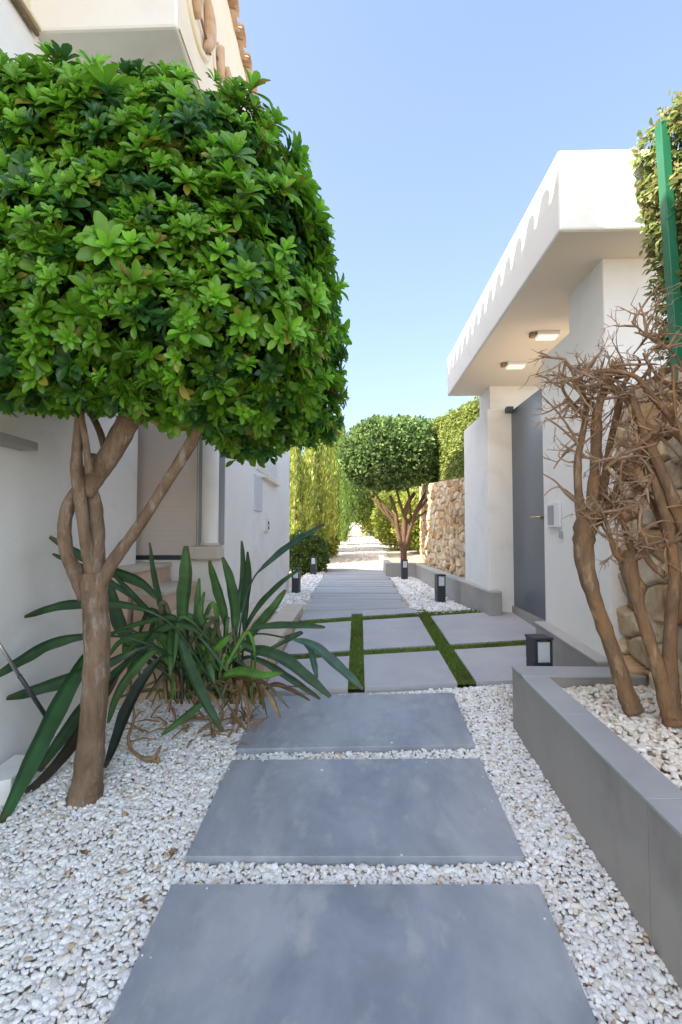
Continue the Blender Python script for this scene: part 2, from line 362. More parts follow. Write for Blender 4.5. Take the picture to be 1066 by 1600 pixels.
# ------------------------------------------------------------------ pebbles
def ico(sub):
    import bmesh
    bm = bmesh.new(); bmesh.ops.create_icosphere(bm, subdivisions=sub, radius=.5)
    V = np.array([v.co[:] for v in bm.verts]); F = np.array([[v.index for v in f.verts] for f in bm.faces]); bm.free(); return V, F
def pebbles(name, X, Y, zf, size, sub=2, lab=None, cols=None, seed=3, flat=.5):
    r = np.random.default_rng(seed); Tb, TF = ico(sub); N = len(X); Vs = []; Fs = []; Ts = []; base = 0; K = 10
    kind = r.integers(0, K, N)
    for k in range(K):
        ii = np.where(kind == k)[0]
        if len(ii) == 0: continue
        Tk = Tb.copy()
        for _ in range(5):                                            # cut facets like crushed marble
            nrm = unit(r.normal(size=3)); d = r.uniform(.26, .42); s_ = Tk @ nrm; Tk -= np.outer(np.maximum(s_ - d, 0), nrm) * .9
        Tk = Tk + .03 * np.stack([vnoise(Tk, 7, 100 + k * 3 + j) for j in range(3)], 1)
        m = len(ii); a = r.uniform(0, 6.28, m); up = unit(np.stack([r.normal(0, .32, m), r.normal(0, .32, m), np.ones(m)], 1))
        d = np.stack([np.cos(a), np.sin(a), 0 * a], 1); Xa, Ya, Za = frame(np.cross(np.cross(up, d), up), up)
        s_ = size * np.exp(r.normal(0, .22, m)); sc = np.stack([s_ * r.uniform(1.0, 1.45, m), s_ * r.uniform(.75, 1.05, m), s_ * r.uniform(flat, flat + .3, m)], 1)
        pos = np.stack([X[ii], Y[ii], zf(X[ii], Y[ii]) + r.uniform(-.35, .22, m) * size], 1)
        V, F = scatter(Tk, TF, pos, Xa, Ya, Za, sc); Vs.append(V); Fs.append(F + base); base += len(V)
        u = r.uniform(0, 1, m)[:, None]; c = np.where(u < .72, np.array([.88, .865, .83]), np.where(u < .86, np.array([.72, .69, .64]), np.where(u < .97, np.array([.78, .71, .61]), np.array([.56, .43, .29]))))
        if cols is not None: c = c * np.array(cols)
        c = np.clip(c * r.uniform(.88, 1.08, (m, 1)), 0, .9); Ts.append(np.repeat(c, len(Tk), 0))
    o = npmesh(name, np.concatenate(Vs), np.concatenate(Fs), M_pebble, tint=np.concatenate(Ts), sm=False)
    return tag(o, lab, 'gravel', kind='stuff')
def jgrid(x0, x1, y0, y1, s):
    gx, gy = np.meshgrid(np.arange(x0, x1, s), np.arange(y0, y1, s)); gx = gx.ravel() + rng.uniform(-.5, .5, gx.size) * s; gy = gy.ravel() + rng.uniform(-.5, .5, gy.size) * s; return gx, gy
X, Y = jgrid(-1.62, 1.03, .95, 3.3, .0124)
ok = np.ones(len(X), bool)
for P in slab_poly:
    c = np.mean(np.array(P), 0)[:2]; P2 = [((p[0] - c[0]) * 1.012 + c[0], (p[1] - c[1]) * 1.02 + c[1], 0) for p in P]
    ok &= ~in_poly(P2, X, Y)
ok &= (np.abs(X) / Y < .85) & ((X < .87) | (Y > 2.75))
ok &= ~(Y > np.interp(X, [-.6, .9], [3.075, 3.20]))
X, Y = X[ok], Y[ok]; print('pebbles', len(X))
near = Y < 2.2
# slight mounds make the bed uneven
gz = lambda X, Y: g(X, Y) + GR - .004 + .006 * vnoise(np.stack([X, Y], 1), 7, 5)
pebbles('white_gravel', X, Y, gz, .0184, 2, 'white marble gravel around the grey stepping slabs')
sheet('gravel_bed', np.linspace(1.0, 1.40, 4), np.linspace(2.73, 3.3, 4), M_bed, 0, f=lambda X, Y: .352 + 0 * X)
sheet('gravel_bed', np.linspace(.85, 1.05, 4), np.linspace(2.72, 3.3, 7), M_bed, GR - .018)
X, Y = jgrid(1.02, 1.33, 2.75, 3.2, .017); pebbles('white_gravel', X, Y, lambda X, Y: .36 + 0 * X, .023, 1, 'small patch of white gravel around the nearest bollard', seed=31)
X, Y = jgrid(-.98, 1.36, 5.15, 10.5, .036)
kx = np.interp(Y, [5, 9.3], [1.37, 1.16])
ok = ((X < -.63) | (X > .67)) & (X < kx - .02) & ~((Y < 5.35) & (X > .6)); ok &= ~((X < -.60) & (Y < 5.8))
pebbles('white_gravel', X[ok], Y[ok], gz, .042, 1, 'white gravel on both sides of the grey board path', seed=5)
# stones lying on the sunlit path
# chips kicked onto the slabs
xs_c, ys_c = [], []
for P in slab_poly:
    for k in range(11):
        a = rng.integers(0, 4); p0_, p1_ = np.array(P[a]), np.array(P[(a + 1) % 4]); cc_ = np.mean(np.array(P), 0); q_ = lerp(lerp(p0_, p1_, rng.uniform(.05, .95)), cc_, abs(rng.normal(0, .05)) + .012); xs_c.append(q_[0]); ys_c.append(q_[1])
pebbles('stone_chips', np.array(xs_c), np.array(ys_c), lambda X, Y: g(X, Y) + .003, .009, 1, 'few small white chips kicked onto the grey slabs', seed=91)
m = 900; yy = 10.7 + 22 * rng.uniform(0, 1, m) ** 1.6; xx = rng.uniform(-.62, .72, m)
pebbles('path_stones', xx, yy, lambda X, Y: g(X, Y) - .04, .05, 1, 'pale stones strewn over the sunlit path', cols=(.95, .82, .68), seed=8)

# ------------------------------------------------------------------ right planter in front
zt = lambda Y: .606 + .043 * (Y - 2.733)
PXo, PXi = .863, .995
pl_ = thing('planter', 'long low grey clad planter with pale coping, holding white gravel and bare shrubs', 'planter', (PXo, 1.8, .2))
YB, YF = 2.735, .25
joint = 1.50
mb = MB()
for (a, b) in ((YF, joint - .0015), (joint + .0015, YB - .0)):
    mb.add([(PXo, a, -.1), (PXi - .02, a, -.1), (PXi - .02, b, -.1), (PXo, b, -.1), (PXo, a, zt(a) - .012), (PXi - .02, a, zt(a) - .012), (PXi - .02, b, zt(b) - .012), (PXo, b, zt(b) - .012)],
           [(0, 3, 2, 1), (4, 5, 6, 7), (0, 1, 5, 4), (1, 2, 6, 5), (2, 3, 7, 6), (3, 0, 4, 7)])
mb.build('side_wall', M_planter, pl_, bevel=.0015)
mb = MB(); mb.prism([(PXi - .018, YB - .165, zt(YB) - .012), (1.49, YB - .165, zt(YB) - .012), (1.49, YB - .002, zt(YB) - .012), (PXi - .018, YB - .002, zt(YB) - .012)], .6); mb.build('back_wall', M_planter, pl_, bevel=.0015)
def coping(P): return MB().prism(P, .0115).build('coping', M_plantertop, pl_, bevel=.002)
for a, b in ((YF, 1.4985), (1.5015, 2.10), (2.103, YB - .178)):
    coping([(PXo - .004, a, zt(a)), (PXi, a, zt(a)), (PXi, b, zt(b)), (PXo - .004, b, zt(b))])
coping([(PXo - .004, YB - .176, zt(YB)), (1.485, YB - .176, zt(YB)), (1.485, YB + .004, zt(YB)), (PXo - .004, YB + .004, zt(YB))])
pz = lambda X, Y: .548 + .02 * (X - 1.0) + .022 * (Y - 2.56)
X, Y = jgrid(PXi - .01, 1.62, .6, YB - .17, .019)
sheet('planter_soil', np.linspace(PXi - .03, 1.9, 6), np.linspace(.3, YB - .1, 8), M_bed, -.018, f=lambda X, Y: pz(X, Y))
pebbles('planter_gravel', X, Y, lambda X, Y: pz(X, Y) + .012 * vnoise(np.stack([X, Y], 1), 9, 3), .024, 2, 'white and sandy gravel inside the grey planter', cols=(1, .95, .88), seed=12)

# ------------------------------------------------------------------ gate portal (walls, roof, door)
gt = thing('gate_portal', 'white plastered gate portal with a thick flat overhanging roof on two piers', 'gatehouse', (1.5, 4, .5))
GX = 1.41
def zbox(mb, x0, x1, y0, y1, z0, z1): return mb.box(x0, x1, y0, y1, z0, z1)
MB().box(GX, 2.0, 2.75, 3.68, .1, 2.655).build('near_pier', M_plaster, gt, bevel=.008)
MB().box(1.66, 2.0, 3.682, 4.13, .1, 2.655).build('jamb_wall', M_plaster, gt)
MB().box(GX, 2.0, 5.18, 6.3, .1, 2.655).build('far_pier', M_plaster, gt, bevel=.008)
MB().box(GX + .002, 2.0, 2.754, 3.2, 2.60, 2.903).build('column', M_plaster, gt, bevel=.006)
MB().box(GX + .03, 2.0, 5.184, 5.62, 2.60, 2.903).build('column', M_plaster, gt, bevel=.006)
mb = MB(); x0, x1, y0, y1 = 1.062, 2.02, 2.488, 5.56
mb.box(x0, x1, y0, y1, 2.905, 3.335); mb.build('flat_roof', M_plaster, gt, bevel=.012)
MB().box(x0 + .012, x1 - .01, y0 + .012, y1 - .012, 2.9015, 2.904).build('soffit', M_soffit, gt)
# kerb ledge in front of the near pier
mb = MB(); mb.add([(1.33, 2.745, .1), (GX - .002, 2.745, .1), (GX - .002, 3.66, .1), (1.33, 3.66, .1), (1.33, 2.745, .622), (GX - .002, 2.745, .622), (GX - .002, 3.66, .672), (1.33, 3.66, .672)],
       [(0, 3, 2, 1), (4, 5, 6, 7), (0, 1, 5, 4), (1, 2, 6, 5), (2, 3, 7, 6), (3, 0, 4, 7)])
o = mb.build('kerb', M_kerb, bevel=.002); tag(o, 'short grey kerb along the foot of the white gate pier nearest the bare shrubs', 'kerb', 'grey kerbs at the white piers')
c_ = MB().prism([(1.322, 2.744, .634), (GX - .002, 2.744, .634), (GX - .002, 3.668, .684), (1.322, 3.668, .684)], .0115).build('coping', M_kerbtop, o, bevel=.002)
# door
dr = thing('gate_door', 'blue grey steel gate door standing between the white piers', 'door', (1.66, 4.65, .56))
MB().box(1.66, 1.70, 4.14, 5.17, .575, 2.63).build('door_leaf', M_door, dr, bevel=.003)
MB().tube([(1.658, 4.33, 1.47), (1.60, 4.33, 1.475)], .011, 10).tube([(1.603, 4.335, 1.475), (1.600, 4.47, 1.478)], .009, 10).build('handle', M_brass, dr)
MB().box(1.59, 1.66, 5.085, 5.165, 2.60, 2.66).build('door_closer', M_dark, dr, bevel=.008)
MB().box(1.641, 1.75, 4.0, 5.178, .2, .573).build('threshold', M_kerb, dr)
# soffit lamps
def soffit_lamp(X, Y, w_, lab):
    t = thing('ceiling_lamp', lab, 'lamp', (X, Y, 2.9), 0, 'lamps under the portal roof')
    MB().box(X - w_ / 2, X + w_ / 2, Y - .05, Y + .05, 2.872, 2.9012).build('housing', M_white, t, bevel=.004)
    MB().box(X - w_ / 2 + .01, X + w_ / 2 - .01, Y - .042, Y + .042, 2.856, 2.8715).build('diffuser', M_lamp, t, bevel=.004)
    pd = bpy.data.lights.new('soffit_fill', 'POINT'); pd.energy = .6; pd.color = (1, .82, .62); pd.shadow_soft_size = .12; po = bpy.data.objects.new('soffit_fill', pd); C.objects.link(po); po.location = (X, Y, 2.40)  # warm fill hung in mid-air below the lamp, added to brighten the soffit
    MB().box(X - w_ / 2 - .045, X - w_ / 2 - .002, Y - .03, Y + .03, 2.868, 2.9012).build('sensor', M_wood, t, bevel=.008)
soffit_lamp(1.50, 3.79, .17, 'bright rectangular lamp under the portal roof, nearer to the viewer')
soffit_lamp(1.48, 4.47, .17, 'bright rectangular lamp under the portal roof, farther along towards the far pier')
# intercom
it = thing('intercom', 'small white intercom box on the near pier beside the steel door', 'intercom', (GX, 3.5, 1.45))
a_ = at(853, 790, 3.52); b_ = at(871, 826, 3.40)
MB().box(GX - .022, GX - .0005, 3.36, 3.56, 1.375, 1.55).build('housing', M_white, it, bevel=.004)
MB().box(GX - .026, GX - .0225, 3.44, 3.54, 1.395, 1.53).build('keypad', M_grey, it, bevel=.001)
o = MB().box(GX - .02, GX - .0005, 3.345, 3.375, 1.30, 1.35).build('bell_button', M_grey, bevel=.006); tag(o, 'small round grey bell button under the intercom box', 'button')

# ------------------------------------------------------------------ far planter kerb on the right
kb = thing('tree_planter', 'low grey kerb planter running from the white pier to the small clipped tree', 'planter', (1.2, 7, .5))
def wallseg(A, B, th, z0, z1, mat, name, par, capmat=None):
    A = Vector(A); B = Vector(B); d = (B - A).normalized(); nn = Vector((d.y, -d.x)) * th
    P = [A, B, B + nn, A + nn]
    MB().prism([(p.x, p.y, z1 - .02) for p in P], z1 - .02 - z0).build(name, mat, par, bevel=.002)
    e = nn.normalized() * .006
    P = [A - e, B - e, B + nn, A + nn]
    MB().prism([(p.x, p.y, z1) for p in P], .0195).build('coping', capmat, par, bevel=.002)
wallseg((1.16, 9.3), (1.37, 5.04), -.13, .40, .74, M_kerb, 'side_wall', kb, M_kerbtop)
wallseg((.60, 9.3), (1.155, 9.3), -.13, .40, .762, M_kerb, 'front_wall', kb, M_kerbtop)
wallseg((.60, 12.3), (.60, 9.302), -.10, .40, .764, M_kerb, 'side_wall', kb, M_kerbtop)
so = sheet('planter_soil', np.linspace(.66, 1.9, 5), np.linspace(9.38, 12.4, 5), M_earth, 0, f=lambda X, Y: .70 + 0 * X)
so = sheet('planter_soil', np.linspace(1.3, 1.9, 3), np.linspace(6.2, 9.4, 5), M_earth, 0, f=lambda X, Y: .69 + 0 * X)

# bollards -----------------------------------------------------------
def make_bollard():
    t = thing('bollard_light', 'x', 'bollard light')
    link.local = True
    MB().box(-.055, .055, -.055, .055, 0, .215).build('post', M_dark, t, bevel=.004)
    h = MB(); h.box(-.055, -.035, -.055, .055, .2165, .345); h.box(.043, .055, -.055, .055, .2165, .345); h.box(-.0345, .0425, .042, .055, .2165, .345)
    h.build('lamp_housing', M_dark, t, bevel=.002)
    MB().box(-.034, .042, -.050, .0415, .2165, .335).build('diffuser', M_glow, t, bevel=.003)
    MB().box(-.06, .06, -.06, .06, .3465, .362).build('cap', M_dark, t, bevel=.004)
    link.local = False
    return t
b0 = make_bollard()
bp_ = [gnd(u_, v_, GR) for u_, v_ in ((688, 941), (632, 905), (463, 926), (490, 898))]
bl = [(1.09, 2.95, R(7), 'dark bollard light with large frosted panel, right behind the near planter'),
      (bp_[0][0], bp_[0][1], R(10), 'dark bollard light on white gravel by the low grey kerb near the far pier'),
      (bp_[1][0], bp_[1][1], R(6), 'dark bollard light directly in front of the clipped tree trunk'),
      (bp_[2][0], bp_[2][1], R(-8), 'dark bollard light at the far corner of the white house wall'),
      (bp_[3][0], bp_[3][1], R(-5), 'small dark bollard light before the round green bush')]
for i, (x, y, rz, lab) in enumerate(bl):
    if i == 0: t = b0
    else:
        t = b0.copy(); C.objects.link(t)
        for ch in list(b0.children):
            c = ch.copy(); C.objects.link(c); c.parent = t
    t.location = (x, y, .365 if i == 0 else g(x, y) + GR); t.rotation_euler = (0, 0, rz); t['label'] = lab; t['group'] = 'bollard lights along the path'

# ------------------------------------------------------------------ stone walls
def stone_wall(name, lab, X0, Y0, Y1, zb, ztf, cell, res, seed, bow=None):
    r = np.random.default_rng(seed); ny = int((Y1 - Y0) / res); H_ = 2.3; nz = int(H_ / res)
    yy, tt = np.meshgrid(np.linspace(Y0, Y1, ny), np.linspace(0, 1, nz)); zz = zb + (ztf(yy) - zb) * tt
    P = np.stack([yy.ravel(), zz.ravel()], 1)
    Pw = P + .03 * np.stack([vnoise(P, 9, seed + 1), vnoise(P, 9, seed + 2)], 1)
    nsx = int((Y1 - Y0 + .6) / cell); nsz = int((H_ + .6) / (cell * .72)); gy, gz_ = np.meshgrid(np.arange(nsx), np.arange(nsz))
    sd = np.stack([Y0 - .3 + (gy + .5 * (gz_ % 2) + r.uniform(-.38, .38, gy.shape)) * cell, zb - .2 + (gz_ + r.uniform(-.36, .36, gy.shape)) * cell * .72], -1).reshape(-1, 2)
    F1 = np.full(len(P), 9.); F2 = F1.copy(); idx = np.zeros(len(P), int)
    for k, s_ in enumerate(sd):
        near_ = (abs(Pw[:, 0] - s_[0]) < cell * 2) & (abs(Pw[:, 1] - s_[1]) < cell * 2)
        d = np.hypot((Pw[near_, 0] - s_[0]), (Pw[near_, 1] - s_[1]) * 1.3); q = np.where(near_)[0]
        c = d < F1[q]; F2[q] = np.where(c, F1[q], np.minimum(F2[q], d)); F1[q] = np.where(c, d, F1[q]); idx[q[c]] = k
    e = F2 - F1; edge = np.clip(e / (cell * .22), 0, 1); hgt = .055 * (1 - (1 - edge) ** 2.2) * (cell / .2) ** .6
    lift = r.uniform(-.02, .02, len(sd))[idx]; tilt = r.normal(0, .14, (len(sd), 2))[idx]
    hgt = hgt + (lift + ((P - sd[idx]) * tilt).sum(1)) * np.clip(edge * 1.5, 0, 1) + .006 * vnoise(P, 38, seed + 4) * edge + .003 * vnoise(P, 90, seed + 5)
    xx = X0 - hgt + (bow(P[:, 0]) if bow else 0)
    V = np.stack([xx, P[:, 0], P[:, 1]], 1)
    pal = np.array([(.62, .48, .30), (.68, .54, .36), (.54, .40, .24), (.72, .61, .45), (.52, .33, .17), (.60, .50, .37)])
    c = pal[r.integers(0, 6, len(sd))] * r.uniform(.85, 1.15, (len(sd), 1)); c = c[idx]
    gap = np.clip(e / (cell * .06), 0, 1)[:, None]; c = c * gap + np.array([.13, .10, .07]) * (1 - gap)
    i = np.arange((nz - 1) * ny).reshape(nz - 1, ny)[:, :-1].ravel()
    F = np.stack([i, i + ny, i + ny + 1, i + 1], 1)
    t = thing(name, lab, 'stone wall', (X0, Y0, zb))
    npmesh('stonework', V, F, M_stone, t, tint=np.clip(c, 0, .9))
    mb = MB(); m = 12
    for k in range(m):                                                  # the solid core and its rough top
        a, b = lerp(Y0, Y1, k / m), lerp(Y0, Y1, (k + 1) / m); bo = (lambda q: bow(q) if bow else 0)
        mb.add([(X0 - .012 + bo(a), a, zb), (X0 + .35, a, zb), (X0 + .35, b, zb), (X0 - .012 + bo(b), b, zb), (X0 - .03 + bo(a), a, ztf(a)), (X0 + .35, a, ztf(a) + .02), (X0 + .35, b, ztf(b) + .02), (X0 - .03 + bo(b), b, ztf(b))],
               [(0, 3, 2, 1), (4, 5, 6, 7), (0, 1, 5, 4), (2, 3, 7, 6), (1, 2, 6, 5)])
    mb.build('core', M_kerbtop, t)
    return t
stone_wall('stone_wall', 'rough dry stone wall behind the bare shrubs, beside the near white pier', 1.52, .5, 2.748, .35, lambda y: 2.12 + 0 * y, .20, .011, 21)
stone_wall('stone_wall', 'tan rubble stone wall running back from the far white pier under the hedge', 1.56, 6.302, 13.5, .5, lambda y: 2.07 + .07 * (y - 6.3), .17, .016, 33, bow=lambda q: np.where(np.asarray(q) > 9, .02 * (np.asarray(q) - 9) ** 2, 0) - .08 * np.clip((np.asarray(q) - 6.3) / 3, 0, 1))

# ------------------------------------------------------------------ foliage templates
def leaf_T(prof, curl=.15, fold=.12, nl=4):
    """leaf along +x; prof: half widths at nl+1 stations"""
    V = []; n_ = len(prof)
    for i, hw in enumerate(prof):
        x = i / (n_ - 1); z = -curl * x * x
        V += [(x, -hw, z + fold * hw), (x, 0, z), (x, hw, z + fold * hw)]
    F = []
    for i in range(n_ - 1):
        a = 3 * i; F += [(a, a + 1, a + 4, a + 3), (a + 1, a + 2, a + 5, a + 4)]
    return np.array(V, float), np.array(F)
OBO = leaf_T([.03, .075, .15, .205, .20, .07], .20, .55)
OVL = leaf_T([.03, .24, .26, .02], .2, .4)
SPK = leaf_T([.10, .16, .01], .05, .3)
def leaves_mesh(name, T, pos, d, up, s_, tint, mat, parent):
    X, Y, Z = frame(d, up); V, F = scatter(T[0], T[1], pos, X, Y, Z, s_)
    return npmesh(name, V, F, mat, parent, tint=np.repeat(tint, len(T[0]), 0))
def rosettes(c, ax, L, r, young=.5, k=(9, 14)):
    P = []; D = []; U = []; Sc = []; Tn = []
    for i in range(len(c)):
        a = ax[i]; t1 = unit(np.cross(a, [.3, .2, .9])); t2 = np.cross(a, t1); n_ = r.integers(*k); ph = r.uniform(0, 6.28); yg = r.random()
        fresh = yg < young; hue = r.uniform(.75, 1.25)
        for j in range(n_):
            q = j / n_; th = ph + j * 2.4; el = R(lerp(16, 84, q ** .8) + r.normal(0, 11))
            dv = a * math.cos(el) + (t1 * math.cos(th) + t2 * math.sin(th)) * math.sin(el)
            P.append(c[i] - a * .012 * q); D.append(dv); U.append(a * math.sin(el) - (t1 * math.cos(th) + t2 * math.sin(th)) * math.cos(el) + r.normal(0, .12, 3))
            ln = L[i] * lerp(.62, 1.0, min(q * 2, 1)) * r.uniform(.85, 1.12); Sc.append(ln)
            if fresh: col = np.array([.225, .50, .04]) * (1 - .48 * q) if r.random() > .04 else np.array([.30, .26, .04])
            else: col = np.array([.05, .15, .035]) * (1.35 - .5 * q)
            Tn.append(col * hue * r.uniform(.85, 1.15))
    return map(np.array, (P, D, U, Sc, Tn))
TH = .86
def catmull(pts, n_=6):
    pts = [np.array(p, float) for p in pts]; P = [2 * pts[0] - pts[1]] + pts + [2 * pts[-1] - pts[-2]]; out = []
    for i in range(1, len(P) - 2):
        for k in range(n_):
            t = k / n_; a, b, c, d = P[i - 1:i + 3]
            out.append(.5 * ((2 * b) + (-a + c) * t + (2 * a - 5 * b + 4 * c - d) * t * t + (-a + 3 * b - 3 * c + d) * t ** 3))
    out.append(pts[-1]); return out
def limb(mb, px, seg=12, n_=6, wob=.05):
    """px: (u, v, Y, width_px) control points measured on the photograph"""
    q = catmull([(*at(u, v, Y), TH * .5 * wd * Y / FPX) for u, v, Y, wd in px], n_)
    pts = [p[:3] for p in q]; rad = [max(p[3], .002) * (1 + random.uniform(-wob, wob)) for p in q]; mb.tube(pts, rad, seg, wob=.02); return pts, rad

# ------------------------------------------------------------------ big clipped tree, left foreground
bt = thing('clipped_tree', 'large clipped pittosporum tree with glossy green crown and brown forked trunk in the white gravel', 'tree', gnd(135, 1240, GR))
Yt = 2.11
mb = MB()
limb(mb, [(130, 1270, Yt, 84), (134, 1240, Yt, 62), (138, 1210, Yt, 51), (146, 1120, Yt, 45), (152, 1020, Yt, 45), (149, 950, Yt, 44), (147, 915, Yt, 46), (146, 895, Yt, 40)], 20, 8)
limb(mb, [(135, 935, Yt, 30), (118, 895, Yt, 27), (104, 860, Yt, 25), (101, 820, Yt, 24), (110, 785, Yt, 24), (135, 750, Yt, 25), (150, 715, Yt + .05, 30)], 14)
limb(mb, [(148, 930, Yt, 24), (138, 870, Yt, 22), (128, 800, Yt - .03, 22), (120, 735, Yt - .05, 22), (122, 680, Yt - .08, 17), (126, 600, Yt - .1, 14), (120, 500, Yt - .1, 9)], 12)
limb(mb, [(150, 930, Yt, 30), (152, 850, Yt + .04, 28), (148, 790, Yt + .04, 27), (138, 755, Yt, 24)], 12)
limb(mb, [(136, 775, Yt, 22), (150, 745, Yt, 34), (175, 705, Yt, 38), (205, 650, Yt, 40), (235, 590, Yt - .05, 30), (270, 520, Yt - .1, 20)], 16)
limb(mb, [(140, 740, Yt - .08, 15), (134, 690, Yt - .1, 12), (126, 640, Yt - .1, 11), (124, 590, Yt, 9)], 10)
limb(mb, [(152, 925, Yt, 26), (175, 880, Yt, 24), (215, 825, Yt, 20), (260, 755, Yt, 20), (300, 690, Yt, 22), (315, 660, Yt, 18), (350, 600, Yt + .1, 12), (400, 540, Yt + .2, 8)], 12)
limb(mb, [(205, 660, Yt, 22), (260, 640, Yt + .1, 14), (330, 610, Yt + .2, 10), (400, 600, Yt + .3, 6)], 10)
limb(mb, [(168, 715, Yt, 16), (152, 665, Yt + .06, 12), (120, 610, Yt + .1, 9), (95, 560, Yt + .1, 7)], 8)
mb.build('trunk', M_bark, bt)
# crown: a clipped, slightly tapering block
r = np.random.default_rng(5)
def crown_pt(N, shell=(.9, 1.03), seed=1):
    rr = np.random.default_rng(seed); d = unit(rr.normal(size=(N, 3))); nn = 3.9
    q = d / (np.sum(np.abs(d) ** nn, 1, keepdims=True) ** (1 / nn))
    nrm = unit(np.sign(q) * np.abs(q) ** (nn - 1) + 1e-6)
    q = q * rr.uniform(*shell, (N, 1)) * (1 + .045 * vnoise(d, 3.2, 9)[:, None] + .035 * vnoise(d, 9, 10)[:, None] + .02 * vnoise(d, 22, 12)[:, None])
    cz, hz = 2.425, .665; z = cz + q[:, 2] * hz; tz = np.clip((z - 1.75) / 1.45, 0, 1)
    xr = lerp(-.03, -.36, tz ** 1.4); xl = -2.0; cx, hx = (xr + xl) / 2, (xr - xl) / 2
    x = cx + q[:, 0] * hx; yb = lerp(2.95, 2.75, tz); yf = lerp(1.42, 1.58, tz); y = (yb + yf) / 2 + q[:, 1] * (yb - yf) / 2
    z = z + .26 * np.clip((-.62 - x) / .4, 0, 1) * (1 - tz) ** 1.5 * np.clip((y - 1.9) / .5, 0, 1)
    z = z + .17 * np.clip((2.3 - y) / .8, 0, 1) * (1 - tz)
    return np.stack([x, y, z], 1), nrm
c, nrm = crown_pt(7600, (.85, 1.035), seed=2)
ok = (c[:, 0] > -1.54) & (c[:, 0] / c[:, 1] > -.85)
c, nrm = c[ok], nrm[ok]; print('rosettes', len(c))
ax = unit(nrm * np.array([1, 1, .75]) + np.array([0, 0, .62]) + r.normal(0, .28, c.shape))
low = nrm[:, 2] < -.6; ax[low] = unit(nrm[low] * .35 + np.array([0, -.3, .35]) + r.normal(0, .4, (low.sum(), 3)))
cs, ns = crown_pt(190, (1.03, 1.075), seed=44); ok = (cs[:, 0] > -1.5) & (ns[:, 2] > -.5) & (ns[:, 2] < .6); cs, ns = cs[ok], ns[ok]
stray = cs; c = np.concatenate([c, cs]); nrm = np.concatenate([nrm, ns]); ax = np.concatenate([ax, unit(ns + np.array([0, 0, .5]))])
Lr = .053 * np.exp(r.normal(0, .24, len(c)))
P, D, U, Sc, Tn = rosettes(c, ax, Lr, r, .74, (11, 17))
leaves_mesh('crown', OBO, P, D, U, Sc, Tn, M_leaf, bt)
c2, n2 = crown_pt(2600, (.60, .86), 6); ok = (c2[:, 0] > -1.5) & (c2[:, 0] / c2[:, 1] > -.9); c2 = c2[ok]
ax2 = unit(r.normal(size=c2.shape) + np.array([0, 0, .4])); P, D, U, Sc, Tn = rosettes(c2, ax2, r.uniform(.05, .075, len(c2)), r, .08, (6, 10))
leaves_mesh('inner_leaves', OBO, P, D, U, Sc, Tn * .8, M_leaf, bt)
mb = MB()
hub = [np.array(at(*p)) for p in ((126, 600, 2.0), (240, 590, 2.05), (330, 610, 2.25), (400, 545, 2.3), (270, 520, 2.0), (120, 500, 2.0), (200, 420, 2.1), (350, 400, 2.2), (60, 560, 2.0), (90, 300, 2.0), (250, 270, 2.1), (400, 300, 2.3))]
for a, b in ((0, 5), (1, 4), (4, 6), (3, 7), (5, 9), (6, 10), (7, 11), (2, 3), (0, 8), (1, 2)):
    m_ = (hub[a] + hub[b]) / 2 + r.normal(0, .05, 3); mb.tube(catmull([hub[a], m_, hub[b]], 5), [.014] * 11, 6)
for i in r.choice(len(c), 1000, replace=False):
    h_ = min(hub, key=lambda q: np.linalg.norm(q - c[i])); m_ = lerp(h_, c[i], .55) + r.normal(0, .045, 3)
    st = lerp(h_, c[i], r.uniform(.0, .4)) 
    mb.tube([st, m_, c[i]], [.006, .0045, .003], 4, cap=False)
for q in stray: mb.tube([lerp(np.array([-1.0, 2.2, 2.4]), q, .86), q], [.004, .0025], 4, cap=False)
mb.build('twigs', M_twig2, bt)
